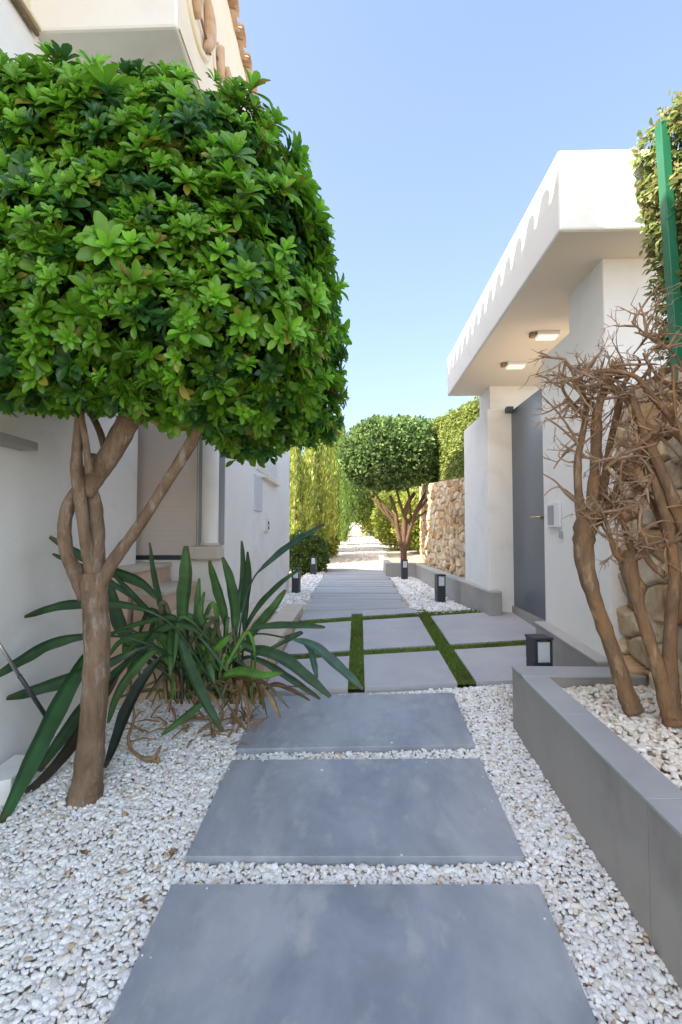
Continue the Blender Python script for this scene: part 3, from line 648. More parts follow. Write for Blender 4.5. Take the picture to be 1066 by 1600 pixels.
# ------------------------------------------------------------------ bird of paradise clump
bp = thing('bird_of_paradise', 'bird of paradise clump with long dark leathery leaves sprawling behind the trunk', 'plant', gnd(330, 1095, GR))
def blade(px, wd, f0, col, twist=0, fold=.35, mbs=None, keel=True):
    """px (u,v,Y) centre line; wd full width in metres; blade starts at fraction f0, before it is the stalk"""
    pts = []
    for u, v, Y in px:
        p = list(at(u, v, Y))
        if p[0] < -1.57: p = list(at(u, v, Y * 1.57 / -p[0]))
        zg = g(p[0], p[1]) + GR + .012
        pts.append((p[0], p[1], max(p[2], zg)))
    q = catmull(pts, 7); q = np.array(q); n_ = len(q)
    L_ = np.concatenate([[0], np.cumsum(np.linalg.norm(np.diff(q, axis=0), axis=1))]); L_ /= L_[-1]
    V = []; F = []; T_ = []
    for i in range(n_):
        t = q[min(i + 1, n_ - 1)] - q[max(i - 1, 0)]; t = unit(t); view = unit(q[i] - np.array([0, 0, CAM_Z]))
        sd = unit(np.cross(t, view)); nr = np.cross(sd, t); a = twist * (L_[i]) + (.55 if twist >= 0 else -.55)
        s_ = sd * math.cos(a) + nr * math.sin(a); nn_ = np.cross(t, s_)
        x = (L_[i] - f0) / (1 - f0)
        if x <= 0: hw = .0065
        else: hw = max(.5 * wd * min(1, (math.sin(math.pi * min(1, x * .93 + .03)) ** .55)), .0065 if x < .9 else .001) 
        rip = 1 + .05 * math.sin(23 * x + wd * 100)
        hw *= rip if x > 0 else 1
        fo = fold if x > 0 else 1.2
        V += [q[i] + s_ * hw + nn_ * hw * fo, q[i] + s_ * hw * .5 + nn_ * hw * fo * .42, q[i], q[i] - s_ * hw * .5 + nn_ * hw * fo * .42, q[i] - s_ * hw + nn_ * hw * fo]
        cc = np.array(col) * (1 + .25 * vnoise(q[i][None] , 30, 3)[0]) * (1 if x > 0 else .72) * (1 + .12 * math.sin(9 * x))
        if x > .93: cc = lerp(cc, np.array([.12, .08, .035]), .5)
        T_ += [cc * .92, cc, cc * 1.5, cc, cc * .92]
        if i: b = 5 * (i - 1); F += [(b + j, b + j + 1, b + j + 6, b + j + 5) for j in range(4)]
    return np.array(V), np.array(F), np.array(T_)
DK = (.045, .095, .04); MD = (.07, .15, .045); BR = (.11, .24, .04); DD = (.035, .028, .018); BLU = (.055, .115, .08)
LV = [
 ([(372, 1085, 2.85), (376, 985, 2.85), (395, 909, 2.85), (430, 872, 2.8), (470, 843, 2.75), (508, 820, 2.7)], .062, .60, BLU, .5),
 ([(370, 1085, 2.9), (368, 1010, 2.9), (372, 950, 2.9), (378, 900, 2.9), (377, 845, 2.9)], .06, .45, DK, -.4),
 ([(378, 1085, 2.9), (382, 1000, 2.88), (386, 940, 2.88), (391, 900, 2.88), (388, 862, 2.88)], .075, .45, DK, .5),
 ([(355, 1080, 2.85), (358, 1020, 2.85), (352, 960, 2.85), (340, 915, 2.85), (328, 876, 2.85)], .075, .45, MD, .3),
 ([(362, 1080, 2.85), (364, 1010, 2.85), (366, 960, 2.85), (358, 910, 2.85), (347, 871, 2.85)], .085, .40, MD, -.3),
 ([(300, 1080, 2.75), (290, 1010, 2.75), (288, 950, 2.75), (293, 900, 2.75), (292, 853, 2.75)], .10, .42, MD, .2),
 ([(285, 1080, 2.75), (265, 1010, 2.75), (250, 950, 2.75), (238, 895, 2.75), (233, 848, 2.75)], .055, .42, DK, -.5),
 ([(305, 1070, 2.7), (308, 1010, 2.7), (309, 970, 2.7), (312, 904, 2.7)], .05, .40, MD, .2),
 ([(290, 1020, 2.7), (262, 960, 2.65), (225, 912, 2.6), (170, 888, 2.55), (120, 862, 2.5), (78, 838, 2.5)], .08, .35, DK, .3),
 ([(290, 1030, 2.7), (240, 975, 2.65), (200, 930, 2.6), (150, 900, 2.55), (82, 866, 2.5)], .05, .5, DK, -.2),
 ([(330, 1060, 2.6), (270, 975, 2.5), (200, 945, 2.45), (121, 942, 2.4), (75, 950, 2.4), (38, 963, 2.4)], .062, .45, DK, .2),
 ([(300, 1050, 2.6), (220, 1000, 2.4), (140, 993, 2.35), (83, 1003, 2.3), (40, 1025, 2.2), (-15, 1060, 2.05)], .07, .55, DK, .25),
 ([(310, 1060, 2.6), (240, 1010, 2.45), (170, 1035, 2.35), (100, 1062, 2.3), (50, 1078, 2.3), (10, 1090, 2.25)], .075, .40, DK, .1),
 ([(290, 1050, 2.6), (210, 985, 2.5), (150, 1010, 2.4), (101, 1080, 2.25), (50, 1180, 2.1), (5, 1275, 1.95), (-8, 1300, 1.92)], .105, .38, (.045, .12, .045), .25),
 ([(290, 1060, 2.6), (220, 1020, 2.45), (160, 1090, 2.35), (101, 1175, 2.25), (55, 1225, 2.15), (25, 1250, 2.1)], .07, .42, DD, .2),
 ([(300, 1060, 2.6), (240, 1010, 2.5), (180, 1050, 2.4), (125, 1110, 2.35), (85, 1165, 2.3), (60, 1205, 2.25)], .09, .4, DK, .3),
 ([(300, 1060, 2.65), (262, 1025, 2.5), (228, 1058, 2.4), (200, 1110, 2.35), (180, 1165, 2.3), (165, 1200, 2.25)], .075, .35, (.02, .03, .02), -.3),
 ([(300, 1060, 2.6), (250, 1015, 2.5), (205, 1050, 2.42), (180, 1090, 2.4), (168, 1130, 2.4)], .06, .3, MD, .3),
 ([(320, 1080, 2.75), (280, 990, 2.6), (290, 1030, 2.5), (315, 1090, 2.45), (335, 1125, 2.4), (347, 1145, 2.38)], .075, .38, DK, .3),
 ([(345, 1080, 2.75), (320, 1095, 2.65), (290, 1118, 2.58), (252, 1148, 2.5)], .05, .2, MD, .2),
 ([(368, 1085, 2.8), (375, 1020, 2.75), (400, 1017, 2.7), (440, 1030, 2.65), (480, 1060, 2.6), (516, 1090, 2.55)], .085, .30, DK, .25),
 ([(368, 1085, 2.82), (380, 1030, 2.78), (410, 1035, 2.72), (450, 1060, 2.66), (500, 1093, 2.6)], .05, .35, (.06, .10, .05), .2),
 ([(372, 1085, 2.85), (372, 1010, 2.8), (400, 992, 2.75), (446, 998, 2.7), (486, 1008, 2.65), (525, 1040, 2.6), (567, 1078, 2.55)], .07, .60, BLU, .2),
 ([(470, 1003, 2.67), (484, 1015, 2.66), (489, 1035, 2.64), (495, 1060, 2.63)], .045, .1, BLU, .2),
 ([(372, 1075, 2.85), (370, 1020, 2.85), (385, 990, 2.8), (410, 980, 2.78), (460, 978, 2.75), (508, 981, 2.7)], .052, .45, DK, .2),
 ([(375, 1085, 2.9), (378, 1030, 2.9), (395, 990, 2.88), (425, 955, 2.85), (447, 922, 2.85)], .07, .40, MD, .2),
 ([(375, 1085, 2.9), (375, 1010, 2.9), (400, 955, 2.9), (440, 912, 2.85), (472, 888, 2.85)], .05, .42, DK, .4),
 ([(370, 1080, 2.8), (360, 1040, 2.75), (400, 1025, 2.7), (470, 990, 2.75), (455, 992, 2.75), (445, 994, 2.7)], .03, .5, DK, .1),
 ([(360, 1090, 2.75), (350, 1060, 2.65), (375, 1052, 2.6), (410, 1058, 2.55), (442, 1053, 2.55)], .075, .3, BR, .5),
 ([(300, 1085, 2.7), (310, 1050, 2.65), (335, 1015, 2.6), (362, 988, 2.6)], .07, .2, BR, -.3),
 ([(290, 1060, 2.75), (225, 1010, 2.65), (195, 985, 2.65), (180, 940, 2.62), (172, 903, 2.6)], .09, .35, DK, .2),
 ([(290, 1050, 2.75), (262, 1000, 2.7), (238, 962, 2.65), (205, 925, 2.6), (177, 896, 2.55)], .045, .3, DK, .2),
 ([(320, 1080, 2.7), (275, 1010, 2.6), (240, 990, 2.5), (190, 1000, 2.42), (165, 1030, 2.4)], .055, .3, MD, .4),
 ([(330, 1080, 2.7), (300, 985, 2.62), (260, 965, 2.55), (210, 975, 2.5), (170, 990, 2.45)], .04, .4, MD, .3),
 ([(335, 1080, 2.7), (320, 1000, 2.6), (285, 975, 2.55), (245, 985, 2.5), (215, 1025, 2.45), (195, 1060, 2.42)], .055, .4, DK, .3),
 ([(330, 1085, 2.75), (330, 1000, 2.65), (315, 960, 2.62), (320, 925, 2.6)], .04, .5, MD, .1),
 ([(345, 1085, 2.75), (335, 1010, 2.7), (320, 990, 2.68), (295, 1000, 2.65), (280, 1040, 2.6)], .05, .4, MD, .3),
]
r = np.random.default_rng(8)
parts = []; 
for k, (px, wd, f0, col, tw) in enumerate(LV):
    V, F, T_ = blade(px, wd, f0, col, tw)
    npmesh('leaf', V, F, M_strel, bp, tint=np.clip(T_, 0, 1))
# extra arching narrow leaves of the tangled middle
for k in range(46):
    u0, Y0 = r.uniform(250, 395), r.uniform(2.62, 2.85); u1 = u0 + r.uniform(-90, 40); hgt = r.uniform(60, 150); bend = r.uniform(-60, 50)
    px = [(u0, 1092, Y0), (u0 + bend * .3, 1092 - hgt * .6, Y0 - .03), (u0 + bend * .6 + (u1 - u0) * .5, 1092 - hgt, Y0 - .08), (u1, 1092 - hgt * r.uniform(.3, .9), Y0 - r.uniform(.05, .2))]
    V, F, T_ = blade(px, r.uniform(.018, .045), r.uniform(.3, .6), [MD, DK, BR, (.09, .10, .04)][r.integers(0, 4)], r.uniform(-.5, .5)); npmesh('leaf', V, F, M_strel, bp, tint=np.clip(T_, 0, 1))
for k in range(28):                                                     # withered leaves and sheaths round the foot
    u0 = r.choice([r.normal(372, 18), r.normal(300, 26)]); Y0 = r.uniform(2.6, 2.86); hh = r.uniform(14, 60); dx = r.normal(0, 42)
    px = [(u0, 1100, Y0), (u0 + dx * .3, 1098 - hh, Y0 - .02), (u0 + dx * .8, 1098 - hh * r.uniform(.5, 1.1), Y0 - .05), (u0 + dx * 1.3, 1100 + r.uniform(-25, 22), Y0 - r.uniform(.03, .14))]
    V, F, T_ = blade(px, r.uniform(.015, .04), .02, [(.22, .13, .06), (.14, .085, .04), (.30, .20, .10), (.08, .06, .03), (.13, .12, .04)][r.integers(0, 5)], r.uniform(-1, 1), .7); npmesh('withered_leaf', V, F, M_strel, bp, tint=np.clip(T_, 0, 1))
mb = MB()
for k in range(40):                                                    # brown sheaths and dead stalks at the foot
    u0 = r.choice([r.normal(375, 16), r.normal(300, 28)]); Y0 = r.uniform(2.6, 2.88); a = np.array(at(u0, 1100, Y0)); a[2] = g(a[0], a[1]) + GR
    b = a + np.array([r.normal(0, .07), r.normal(-.02, .05), r.uniform(.04, .13)]); mb.tube([a, (a + b) / 2 + r.normal(0, .01, 3), b], [.007, .006, .003], 5, cap=False)
for k in range(22):
    a = np.array([r.uniform(-1.25, -.62), r.uniform(2.45, 2.8), 0]); a[2] = g(a[0], a[1]) + GR + .012; th = r.uniform(0, 6.28); l = r.uniform(.06, .2)
    b = a + np.array([math.cos(th) * l, math.sin(th) * l, r.uniform(0, .02)]); mb.tube([a, (a + b) / 2 + np.array([0, 0, .015]), b], [.004, .005, .002], 5, cap=False)
mb.build('dry_stalks', M_dry, bp)
mb = MB(); limb(mb, [(200, 1150, 2.42, 6), (205, 1170, 2.4, 7), (222, 1184, 2.36, 8), (240, 1184, 2.36, 8), (252, 1165, 2.38, 4)], 6)
limb(mb, [(236, 1186, 2.36, 6), (248, 1190, 2.35, 8), (245, 1178, 2.36, 3)], 6); limb(mb, [(205, 1090, 2.5, 5), (210, 1120, 2.45, 5), (201, 1150, 2.42, 6)], 6)
tag(mb.build('dry_stem', M_dry), 'curled dry brown stem lying on the white gravel right of the trunk', 'dead stem')
# litter on the gravel
for k, (u, v) in enumerate(((130, 1335), (225, 1408), (268, 1337))):
    p = gnd(u, v, GR + .015); mb = MB()
    for j in range(4):
        a = r.uniform(0, 6.28); l = r.uniform(.012, .02); q = Vector(p) + Vector((r.normal(0, .006), r.normal(0, .006), .004))
        d = Vector((math.cos(a), math.sin(a), .15)); s_ = Vector((-d.y, d.x, 0)); mb.add([q - d * l, q + s_ * l * .5 + Vector((0, 0, .004)), q + d * l + Vector((0, 0, .008)), q - s_ * l * .5 + Vector((0, 0, .003)), q], [(0, 3, 4), (0, 4, 1), (1, 4, 2), (3, 2, 4)])
    tag(mb.build('dead_leaf', M_dry), ['crumpled brown leaf on the gravel below the tree trunk', 'brown leaf scrap on gravel left of the nearest slab', 'brown leaf scrap at the corner of the second slab'][k], 'dead leaf', 'dead leaves on the white gravel')
p = gnd(503, 1204); tag(MB().prism([(p[0] - .004, p[1] - .006, p[2] + .004), (p[0] + .006, p[1] - .003, p[2] + .004), (p[0] + .004, p[1] + .006, p[2] + .005), (p[0] - .006, p[1] + .004, p[2] + .004)], .004).build('chip', M_white), 'tiny white stone chip lying on the second stepping slab', 'stone chip')

# ------------------------------------------------------------------ bare pruned shrubs in the planter
def shoot(mb, p, d, L_, rd, depth, rr, tw=.35, box=None):
    p = np.array(p); pts = [p]; rad = [rd]; n_ = max(3, int(L_ / .028)); d = unit(np.array(d))
    for i in range(n_):
        d = unit(d + rr.normal(0, tw * .36, 3)); q = pts[-1] + d * L_ / n_
        if q[0] > 1.5: d[0] = -abs(d[0]); q = pts[-1] + d * L_ / n_
        pts.append(q); rad.append(rd * (1 - .55 * (i + 1) / n_) * (1.25 if rr.random() < .15 else 1))
    mb.tube(pts, rad, 6 if rd > .004 else 4, cap=False)
    if depth > 0:
        for k in range(rr.integers(2, 4)):
            i = rr.integers(1, len(pts)); dd = unit(d + rr.normal(0, .85, 3) + np.array([-.08, 0, .03])); shoot(mb, pts[i], dd, L_ * rr.uniform(.4, .75), max(rad[i] * .68, .0016), depth - 1, rr, tw)
def shrub(lab, base, limbs, nsh, seed, extra=None, Ls=(.07, .17)):
    t = thing('pruned_shrub', lab, 'shrub', base, 0, 'bare pruned shrubs in the planter'); rr = np.random.default_rng(seed)
    mb = MB(); tw = MB(); L_ = []
    for px in limbs: L_.append(limb(mb, px, 10, 5, .10))
    mb.build('trunk', M_bark2, t)
    for k in range(nsh):
        pts, rad = L_[rr.integers(len(limbs) - min(len(limbs), extra or len(limbs)), len(limbs))]; i = int(len(pts) * rr.uniform(.3, 1)) ; i = min(i, len(pts) - 1)
        d = np.array([rr.normal(-.15, .8), rr.normal(0, .6), rr.normal(.1, .6)]); shoot(tw, pts[i], d, rr.uniform(*Ls), rr.uniform(.0042, .0075), 2, rr)
    tw.build('twigs', M_twig, t); return t
Y1 = 2.16
s1 = shrub('bare pruned shrub with a single leaning orange brown trunk, leftmost in the planter', at(985, 1103, Y1),
   [[(990, 1112, Y1, 34), (978, 1080, Y1, 30), (955, 1010, Y1, 27), (930, 940, Y1, 27), (914, 880, Y1, 30), (913, 835, Y1, 38), (922, 805, Y1, 36)],
    [(912, 830, Y1, 20), (904, 770, Y1, 15), (903, 720, Y1, 13), (908, 690, Y1, 11), (916, 640, Y1, 9), (905, 600, Y1, 7), (885, 565, Y1, 5)],
    [(922, 820, Y1, 24), (930, 740, Y1, 20), (932, 680, Y1, 19), (934, 640, Y1 - .05, 15), (950, 600, Y1 - .08, 10), (958, 565, Y1 - .1, 6)],
    [(932, 820, Y1, 20), (946, 745, Y1 + .03, 14), (952, 700, Y1 + .05, 11), (966, 640, Y1, 12), (975, 600, Y1, 9), (1000, 570, Y1, 6)],
    [(938, 812, Y1, 18), (965, 765, Y1 - .05, 13), (985, 725, Y1 - .1, 12), (1015, 690, Y1 - .1, 10), (1050, 665, Y1 - .12, 8)],
    [(915, 650, Y1, 8), (890, 625, Y1, 6), (878, 600, Y1 - .02, 5), (884, 562, Y1 - .02, 4)],
    [(935, 640, Y1, 9), (905, 610, Y1 - .05, 6), (893, 575, Y1 - .08, 5)],
    [(950, 600, Y1, 9), (975, 580, Y1 - .1, 8), (930, 580, Y1 - .1, 6), (905, 590, Y1 - .1, 4)]], 88, 4, 7)
mb = MB(); rr = np.random.default_rng(77)
for px in ([(906, 700, 2.16, 6), (890, 670, 2.14, 4.5), (868, 640, 2.1, 3.5), (846, 618, 2.05, 2.5)], [(900, 690, 2.16, 5), (876, 668, 2.12, 4), (852, 652, 2.1, 3)],
           [(902, 786, 2.16, 6), (884, 770, 2.12, 5), (868, 752, 2.1, 3.5), (848, 740, 2.08, 2.5)], [(900, 778, 2.16, 4), (878, 762, 2.12, 3), (862, 764, 2.1, 2.5), (848, 776, 2.05, 2)],
           [(900, 720, 2.16, 4), (888, 722, 2.1, 3), (874, 714, 2.1, 3), (876, 704, 2.1, 2.5), (890, 690, 2.1, 2.5), (900, 680, 2.12, 2)],
           [(868, 668, 2.1, 2.2), (866, 690, 2.08, 2)]):
    limb(mb, px, 5, 5, .1)
mb.build('side_shoots', M_twig, s1)
Y2 = 2.05
shrub('bare pruned shrub with a low V shaped double trunk, in the middle of the planter', at(1050, 1120, Y2),
   [[(1056, 1128, Y2, 44), (1045, 1100, Y2, 32), (1028, 1040, Y2, 24), (1008, 980, Y2 + .02, 22), (990, 920, Y2 + .04, 24), (983, 885, Y2 + .05, 27), (985, 860, Y2 + .05, 22)],
    [(1050, 1120, Y2, 34), (1046, 1060, Y2, 28), (1048, 980, Y2 - .02, 22), (1054, 900, Y2 - .04, 19), (1045, 830, Y2 - .05, 18), (1028, 770, Y2 - .05, 16), (1008, 700, Y2, 14), (996, 650, Y2, 15), (975, 620, Y2, 11), (945, 600, Y2, 8)],
    [(985, 875, Y2 + .05, 18), (1010, 862, Y2, 13), (1040, 850, Y2 - .05, 11), (1080, 835, Y2 - .1, 10)],
    [(982, 880, Y2 + .05, 15), (962, 865, Y2 + .05, 10), (950, 825, Y2 + .03, 7), (942, 800, Y2, 5)],
    [(990, 870, Y2 + .05, 14), (975, 820, Y2 + .03, 9), (960, 790, Y2, 6), (940, 770, Y2, 4)],
    [(1040, 900, Y2, 14), (1010, 870, Y2, 10), (1000, 800, Y2 - .05, 8), (1020, 740, Y2 - .05, 6)],
    [(1048, 850, Y2, 14), (1015, 780, Y2 + .03, 11), (970, 740, Y2 + .03, 8), (950, 720, Y2, 5)]], 75, 9, 6, (.06, .15))
Y3 = 1.98
shrub('bare pruned shrub with thick pale tan limbs, at the right edge of the photo', at(1090, 1120, Y3),
   [[(1100, 1150, Y3, 40), (1104, 1000, Y3, 30), (1098, 900, Y3, 26), (1072, 835, Y3, 23), (1046, 765, Y3, 20), (1020, 705, Y3 + .02, 17), (1000, 655, Y3 + .04, 13), (985, 610, Y3 + .04, 11)],
    [(1095, 920, Y3, 24), (1085, 760, Y3, 20), (1075, 690, Y3, 17), (1050, 655, Y3, 14), (1020, 620, Y3, 12), (995, 590, Y3, 9), (960, 580, Y3, 7), (930, 583, Y3, 5)],
    [(1080, 700, Y3, 13), (1040, 668, Y3, 11), (1005, 690, Y3, 10), (960, 720, Y3, 8), (945, 735, Y3, 6)],
    [(1090, 800, Y3 - .05, 14), (1070, 700, Y3 - .05, 9), (1055, 640, Y3 - .05, 6), (1052, 570, Y3 - .05, 4)],
    [(1095, 640, Y3, 7), (1060, 562, Y3, 4), (1040, 542, Y3, 5), (1018, 530, Y3, 4), (988, 504, Y3, 3)],
    [(1090, 700, Y3, 12), (1070, 620, Y3, 8), (1030, 590, Y3, 6), (1010, 560, Y3, 4)]], 48, 15, 5, (.07, .17))

# ------------------------------------------------------------------ hedge screens, fence post, wire
def hedge(name, lab, cat, Y0, Y1, zbf, ztf, X0, thick, n_, size, cols, seed, lean=0):
    rr = np.random.default_rng(seed); t = thing(name, lab, cat, (X0, Y0, float(zbf(Y0))))
    y = rr.uniform(Y0, Y1, n_); q = rr.uniform(0, 1, n_) ** .9; z = zbf(y) + (ztf(y) - zbf(y)) * q + rr.normal(0, .02, n_)
    x = X0 - lean * (z - 2.1) + rr.uniform(0, 1, n_) ** 1.6 * thick - .02 * vnoise(np.stack([y, z], 1), 9, seed) - .025 * vnoise(np.stack([y, z], 1), 25, seed + 1)
    d = np.stack([rr.normal(-.7, .5, n_), rr.normal(-.1, .6, n_), rr.normal(-.25, .6, n_)], 1); up = np.stack([rr.normal(-.6, .3, n_), rr.normal(-.1, .4, n_), rr.normal(.6, .3, n_)], 1)
    col = np.array(cols)[rr.integers(0, len(cols), n_)] * rr.uniform(.7, 1.3, (n_, 1))
    leaves_mesh('foliage', OVL, np.stack([x, y, z], 1), d, up, size * rr.uniform(.7, 1.35, n_), col, M_leaf2, t)
    mb = MB(); k = 8
    for i in range(k):
        a, b = lerp(Y0, Y1, i / k) + .02, lerp(Y0, Y1, (i + 1) / k) + (.0 if i < k - 1 else -.04)
        mb.add([(X0 + thick * .55, a, zbf(a)), (X0 + thick * .55, b, zbf(b)), (X0 + thick * .55, b, ztf(b) - .08), (X0 + thick * .55, a, ztf(a) - .08), (X0 + thick * .9, a, zbf(a)), (X0 + thick * .9, b, zbf(b)), (X0 + thick * .9, b, ztf(b) - .08), (X0 + thick * .9, a, ztf(a) - .08)],
               [(0, 1, 2, 3), (7, 6, 5, 4), (3, 2, 6, 7), (0, 3, 7, 4), (1, 5, 6, 2)])
    mb.build('backing', M_fencegreen, t); return t
yel = [(.30, .34, .11), (.22, .27, .08), (.38, .40, .17), (.15, .20, .07), (.26, .20, .10)]
hedge('hedge', 'leafy light green hedge screen beside the green post, over the near stone wall', 'hedge', .8, 2.5, lambda y: 2.10 + 0 * y, lambda y: 3.30 + .02 * np.sin(y * 9), 1.55, .12, 20000, .034, yel, 41, .085)
hedge('hedge', 'tall green hedge screen over the tan rubble wall beyond the portal', 'hedge', 6.33, 13.5, lambda y: 2.02 + .07 * (y - 6.3), lambda y: 3.12 + .15 * (y - 6.3), 1.66, .16, 26000, .055, [(.22, .26, .05), (.16, .21, .04), (.27, .30, .07), (.13, .16, .04)], 43)
fp = thing('fence_post', 'bright green square steel fence post standing before the leafy hedge', 'post', (1.58, 2.48, 2.1))
p0 = Vector(at(1034, 194, 2.22)); p1 = Vector(at(1062, 600, 2.27))
mb = MB(); e = .021; dy = .024
for (P_, q) in ((p1, 0), (p0, 1)): mb.v += [(P_.x - e, P_.y - dy, P_.z), (P_.x + e, P_.y - dy, P_.z), (P_.x + e, P_.y + dy, P_.z), (P_.x - e, P_.y + dy, P_.z)]
mb.f = [(3, 2, 1, 0), (4, 5, 6, 7), (0, 1, 5, 4), (1, 2, 6, 5), (2, 3, 7, 6), (3, 0, 4, 7)]; mb.sm = [False] * 6
mb.build('post', M_green, fp, bevel=.004)
k0 = p0.lerp(p1, .36); MB().tube([(k0.x - .035, k0.y - .033, k0.z - .03), (k0.x + .005, k0.y - .036, k0.z), (k0.x + .05, k0.y - .033, k0.z + .015)], .0022, 5).build('tie_wire', M_green, fp)
mb = MB()
for a_ in ([(1022, 232), (1010, 245), (998, 262), (990, 272), (998, 280)], [(1020, 250), (1008, 240)], [(1012, 266), (999, 256)], [(1026, 262), (1014, 244)], [(990, 272), (996, 262)], [(1018, 262), (1002, 250)]):
    mb.tube(catmull([at(u, v, 2.4) for u, v in a_], 4), .0022, 5)
for a_ in ([(1052, 206), (1060, 196), (1072, 186)], [(1056, 216), (1050, 204)], [(1066, 206), (1058, 194)]): mb.tube([at(u, v, 2.34) for u, v in a_], .0022, 5)
tag(mb.build('wire_mesh', M_dark), 'torn end of dark chain link wire sticking out beside the green post', 'wire mesh')

# ------------------------------------------------------------------ small clipped tree and the vegetation at the back
def leaf_tree(name, lab, cat, base, stems, cen, half, n_, size, cols, seed, nn=2.6, T=OVL, mat=None, bark=None, grp=None, inner=.25, lumps=.1, up=.3, flat_bottom=False):
    t = thing(name, lab, cat, base, 0, grp); rr = np.random.default_rng(seed)
    mb = MB()
    for pts, r0, r1 in stems:
        q = catmull(pts, 6); mb.tube(q, [lerp(r0, r1, i / (len(q) - 1)) for i in range(len(q))], 8, wob=.05)
    if stems: mb.build('trunk', bark or M_bark, t)
    d = unit(rr.normal(size=(n_, 3))); q = d / (np.sum(np.abs(d) ** nn, 1, keepdims=True) ** (1 / nn))
    sh = 1 - inner * rr.uniform(0, 1, (n_, 1)) ** 2; q = q * sh * (1 + lumps * vnoise(d, 3.5, seed)[:, None] + lumps * .6 * vnoise(d, 9, seed + 1)[:, None])
    P = np.array(cen) + q * np.array(half)
    dv = unit(d * .7 + rr.normal(0, .5, (n_, 3)) + np.array([0, 0, up])); uv = unit(d + rr.normal(0, .4, (n_, 3)) + np.array([0, 0, .4]))
    clump = vnoise(P, 6 / max(half), seed + 2)[:, None]
    col = np.array(cols)[rr.integers(0, len(cols), n_)] * rr.uniform(.75, 1.25, (n_, 1)) * (1 + .25 * clump)
    zmin = g(P[:, 0], P[:, 1]); ok = P[:, 2] > zmin
    leaves_mesh('crown', T, P[ok], dv[ok], uv[ok], size * rr.uniform(.7, 1.3, ok.sum()), np.clip(col[ok], .005, 1), mat or M_leaf2, t)
    return t, P[ok]
Yc = 10.0
ctr = at(609, 709, Yc)
st = []
bs = np.array(at(631, 885, Yc)); bs[2] = .68
fk = at(631, 866, Yc)
for (a, b, c_, r1) in (((622, 830), (618, 800), (610, 775), .03), ((632, 830), (634, 795), (648, 770), .035), ((640, 830), (650, 800), (668, 765), .03),
                       ((620, 825), (598, 798), (575, 770), .018), ((620, 815), (600, 790), (582, 765), .015), ((634, 820), (625, 785), (618, 760), .02), ((626, 832), (608, 806), (592, 780), .015), ((637, 828), (642, 800), (636, 760), .015), ((644, 818), (664, 800), (690, 778), .012), ((640, 820), (660, 790), (682, 765), .02), ((630, 820), (640, 780), (630, 750), .02)):
    st.append(([bs, fk, at(*a, Yc), at(*b, Yc), at(*c_, Yc + .1)], .065 if r1 > .025 else .045, r1))
leaf_tree('clipped_tree', 'small dark clipped tree on several thin stems in the low planter by the rubble wall', 'tree', bs, st, ctr, (.93, .75, .66), 15000, .085, [(.12, .19, .055), (.16, .235, .07), (.08, .135, .04), (.22, .30, .09)], 51, nn=2.7, lumps=.14, T=OVL, bark=M_twig2, inner=.4)
leaf_tree('clipped_tree_fill', 'x', 'x', bs, [], ctr, (.5, .4, .35), 10, .05, [(.03, .05, .02)], 52) if False else None

# cypresses
def cypress(x, y, h, rad, seed, lab, cols):
    t = thing('cypress', lab, 'tree', (x, y, float(g(x, y))), 0, 'cypresses left of the sunlit path'); rr = np.random.default_rng(seed); z0 = float(g(x, y)) - .05
    MB().tube([(x, y, z0), (x, y, z0 + h * .8)], [.07, .02], 8).build('trunk', M_bark, t)
    n_ = int(9000 * rad / .6 * h / 4); q = rr.uniform(0, 1, n_); pr = np.clip(1.0 - np.maximum((q - .45) / .55, 0) ** 1.9, 0, 1) * np.clip(.75 + q * 2, 0, 1)
    a = rr.uniform(0, 6.28, n_); fl = 1 + .14 * np.sin(a * 5 + seed) + .10 * np.sin(a * 9 + 2 * seed + q * 3) + .08 * np.sin(q * 14 + a * 2)
    rr_ = rad * pr * fl * (1 - .35 * rr.uniform(0, 1, n_) ** 2)
    P = np.stack([x + np.cos(a) * rr_, y + np.sin(a) * rr_, z0 + .1 + q * h], 1)
    d = np.stack([np.cos(a) * .35 + rr.normal(0, .25, n_), np.sin(a) * .35 + rr.normal(0, .25, n_), np.ones(n_)], 1); up = np.stack([np.cos(a), np.sin(a), 0 * a], 1) + rr.normal(0, .3, (n_, 3))
    col = np.array(cols)[rr.integers(0, len(cols), n_)] * rr.uniform(.7, 1.3, (n_, 1)) * (1 + .18 * np.sin(a * 5 + seed))[:, None]
    leaves_mesh('crown', SPK, P, d, up, rr.uniform(.07, .16, n_), col, M_leaf2, t)
Yl = [(.33, .39, .08), (.25, .31, .06), (.42, .45, .11), (.28, .26, .07)]; Gc = [(.15, .24, .05), (.20, .29, .06), (.26, .34, .08)]
def px_x(u, Y): return at(u, 800, Y)[0]
for i, (u, Y, vtop, rad, lab, cc) in enumerate([(462, 12.0, 700, .42, 'golden cypress nearest the white house wall', Yl), (492, 13.0, 678, .50, 'golden cypress, second from the house wall', Yl),
        (512, 14.6, 655, .30, 'narrow golden cypress in the middle of the row', Yl), (529, 18, 640, .45, 'greener cypress behind the golden ones, next to the path', Gc), (527, 24, 690, .6, 'farthest green cypress by the bend of the path', Gc),
        (440, 15.0, 670, .7, 'broad cypress mostly hidden behind the house corner', Gc)]):
    h = (832 - vtop) / FPX * Y + CAM_Z - g(0, Y); cypress(px_x(u, Y), Y, h, rad, 60 + i, lab, cc)
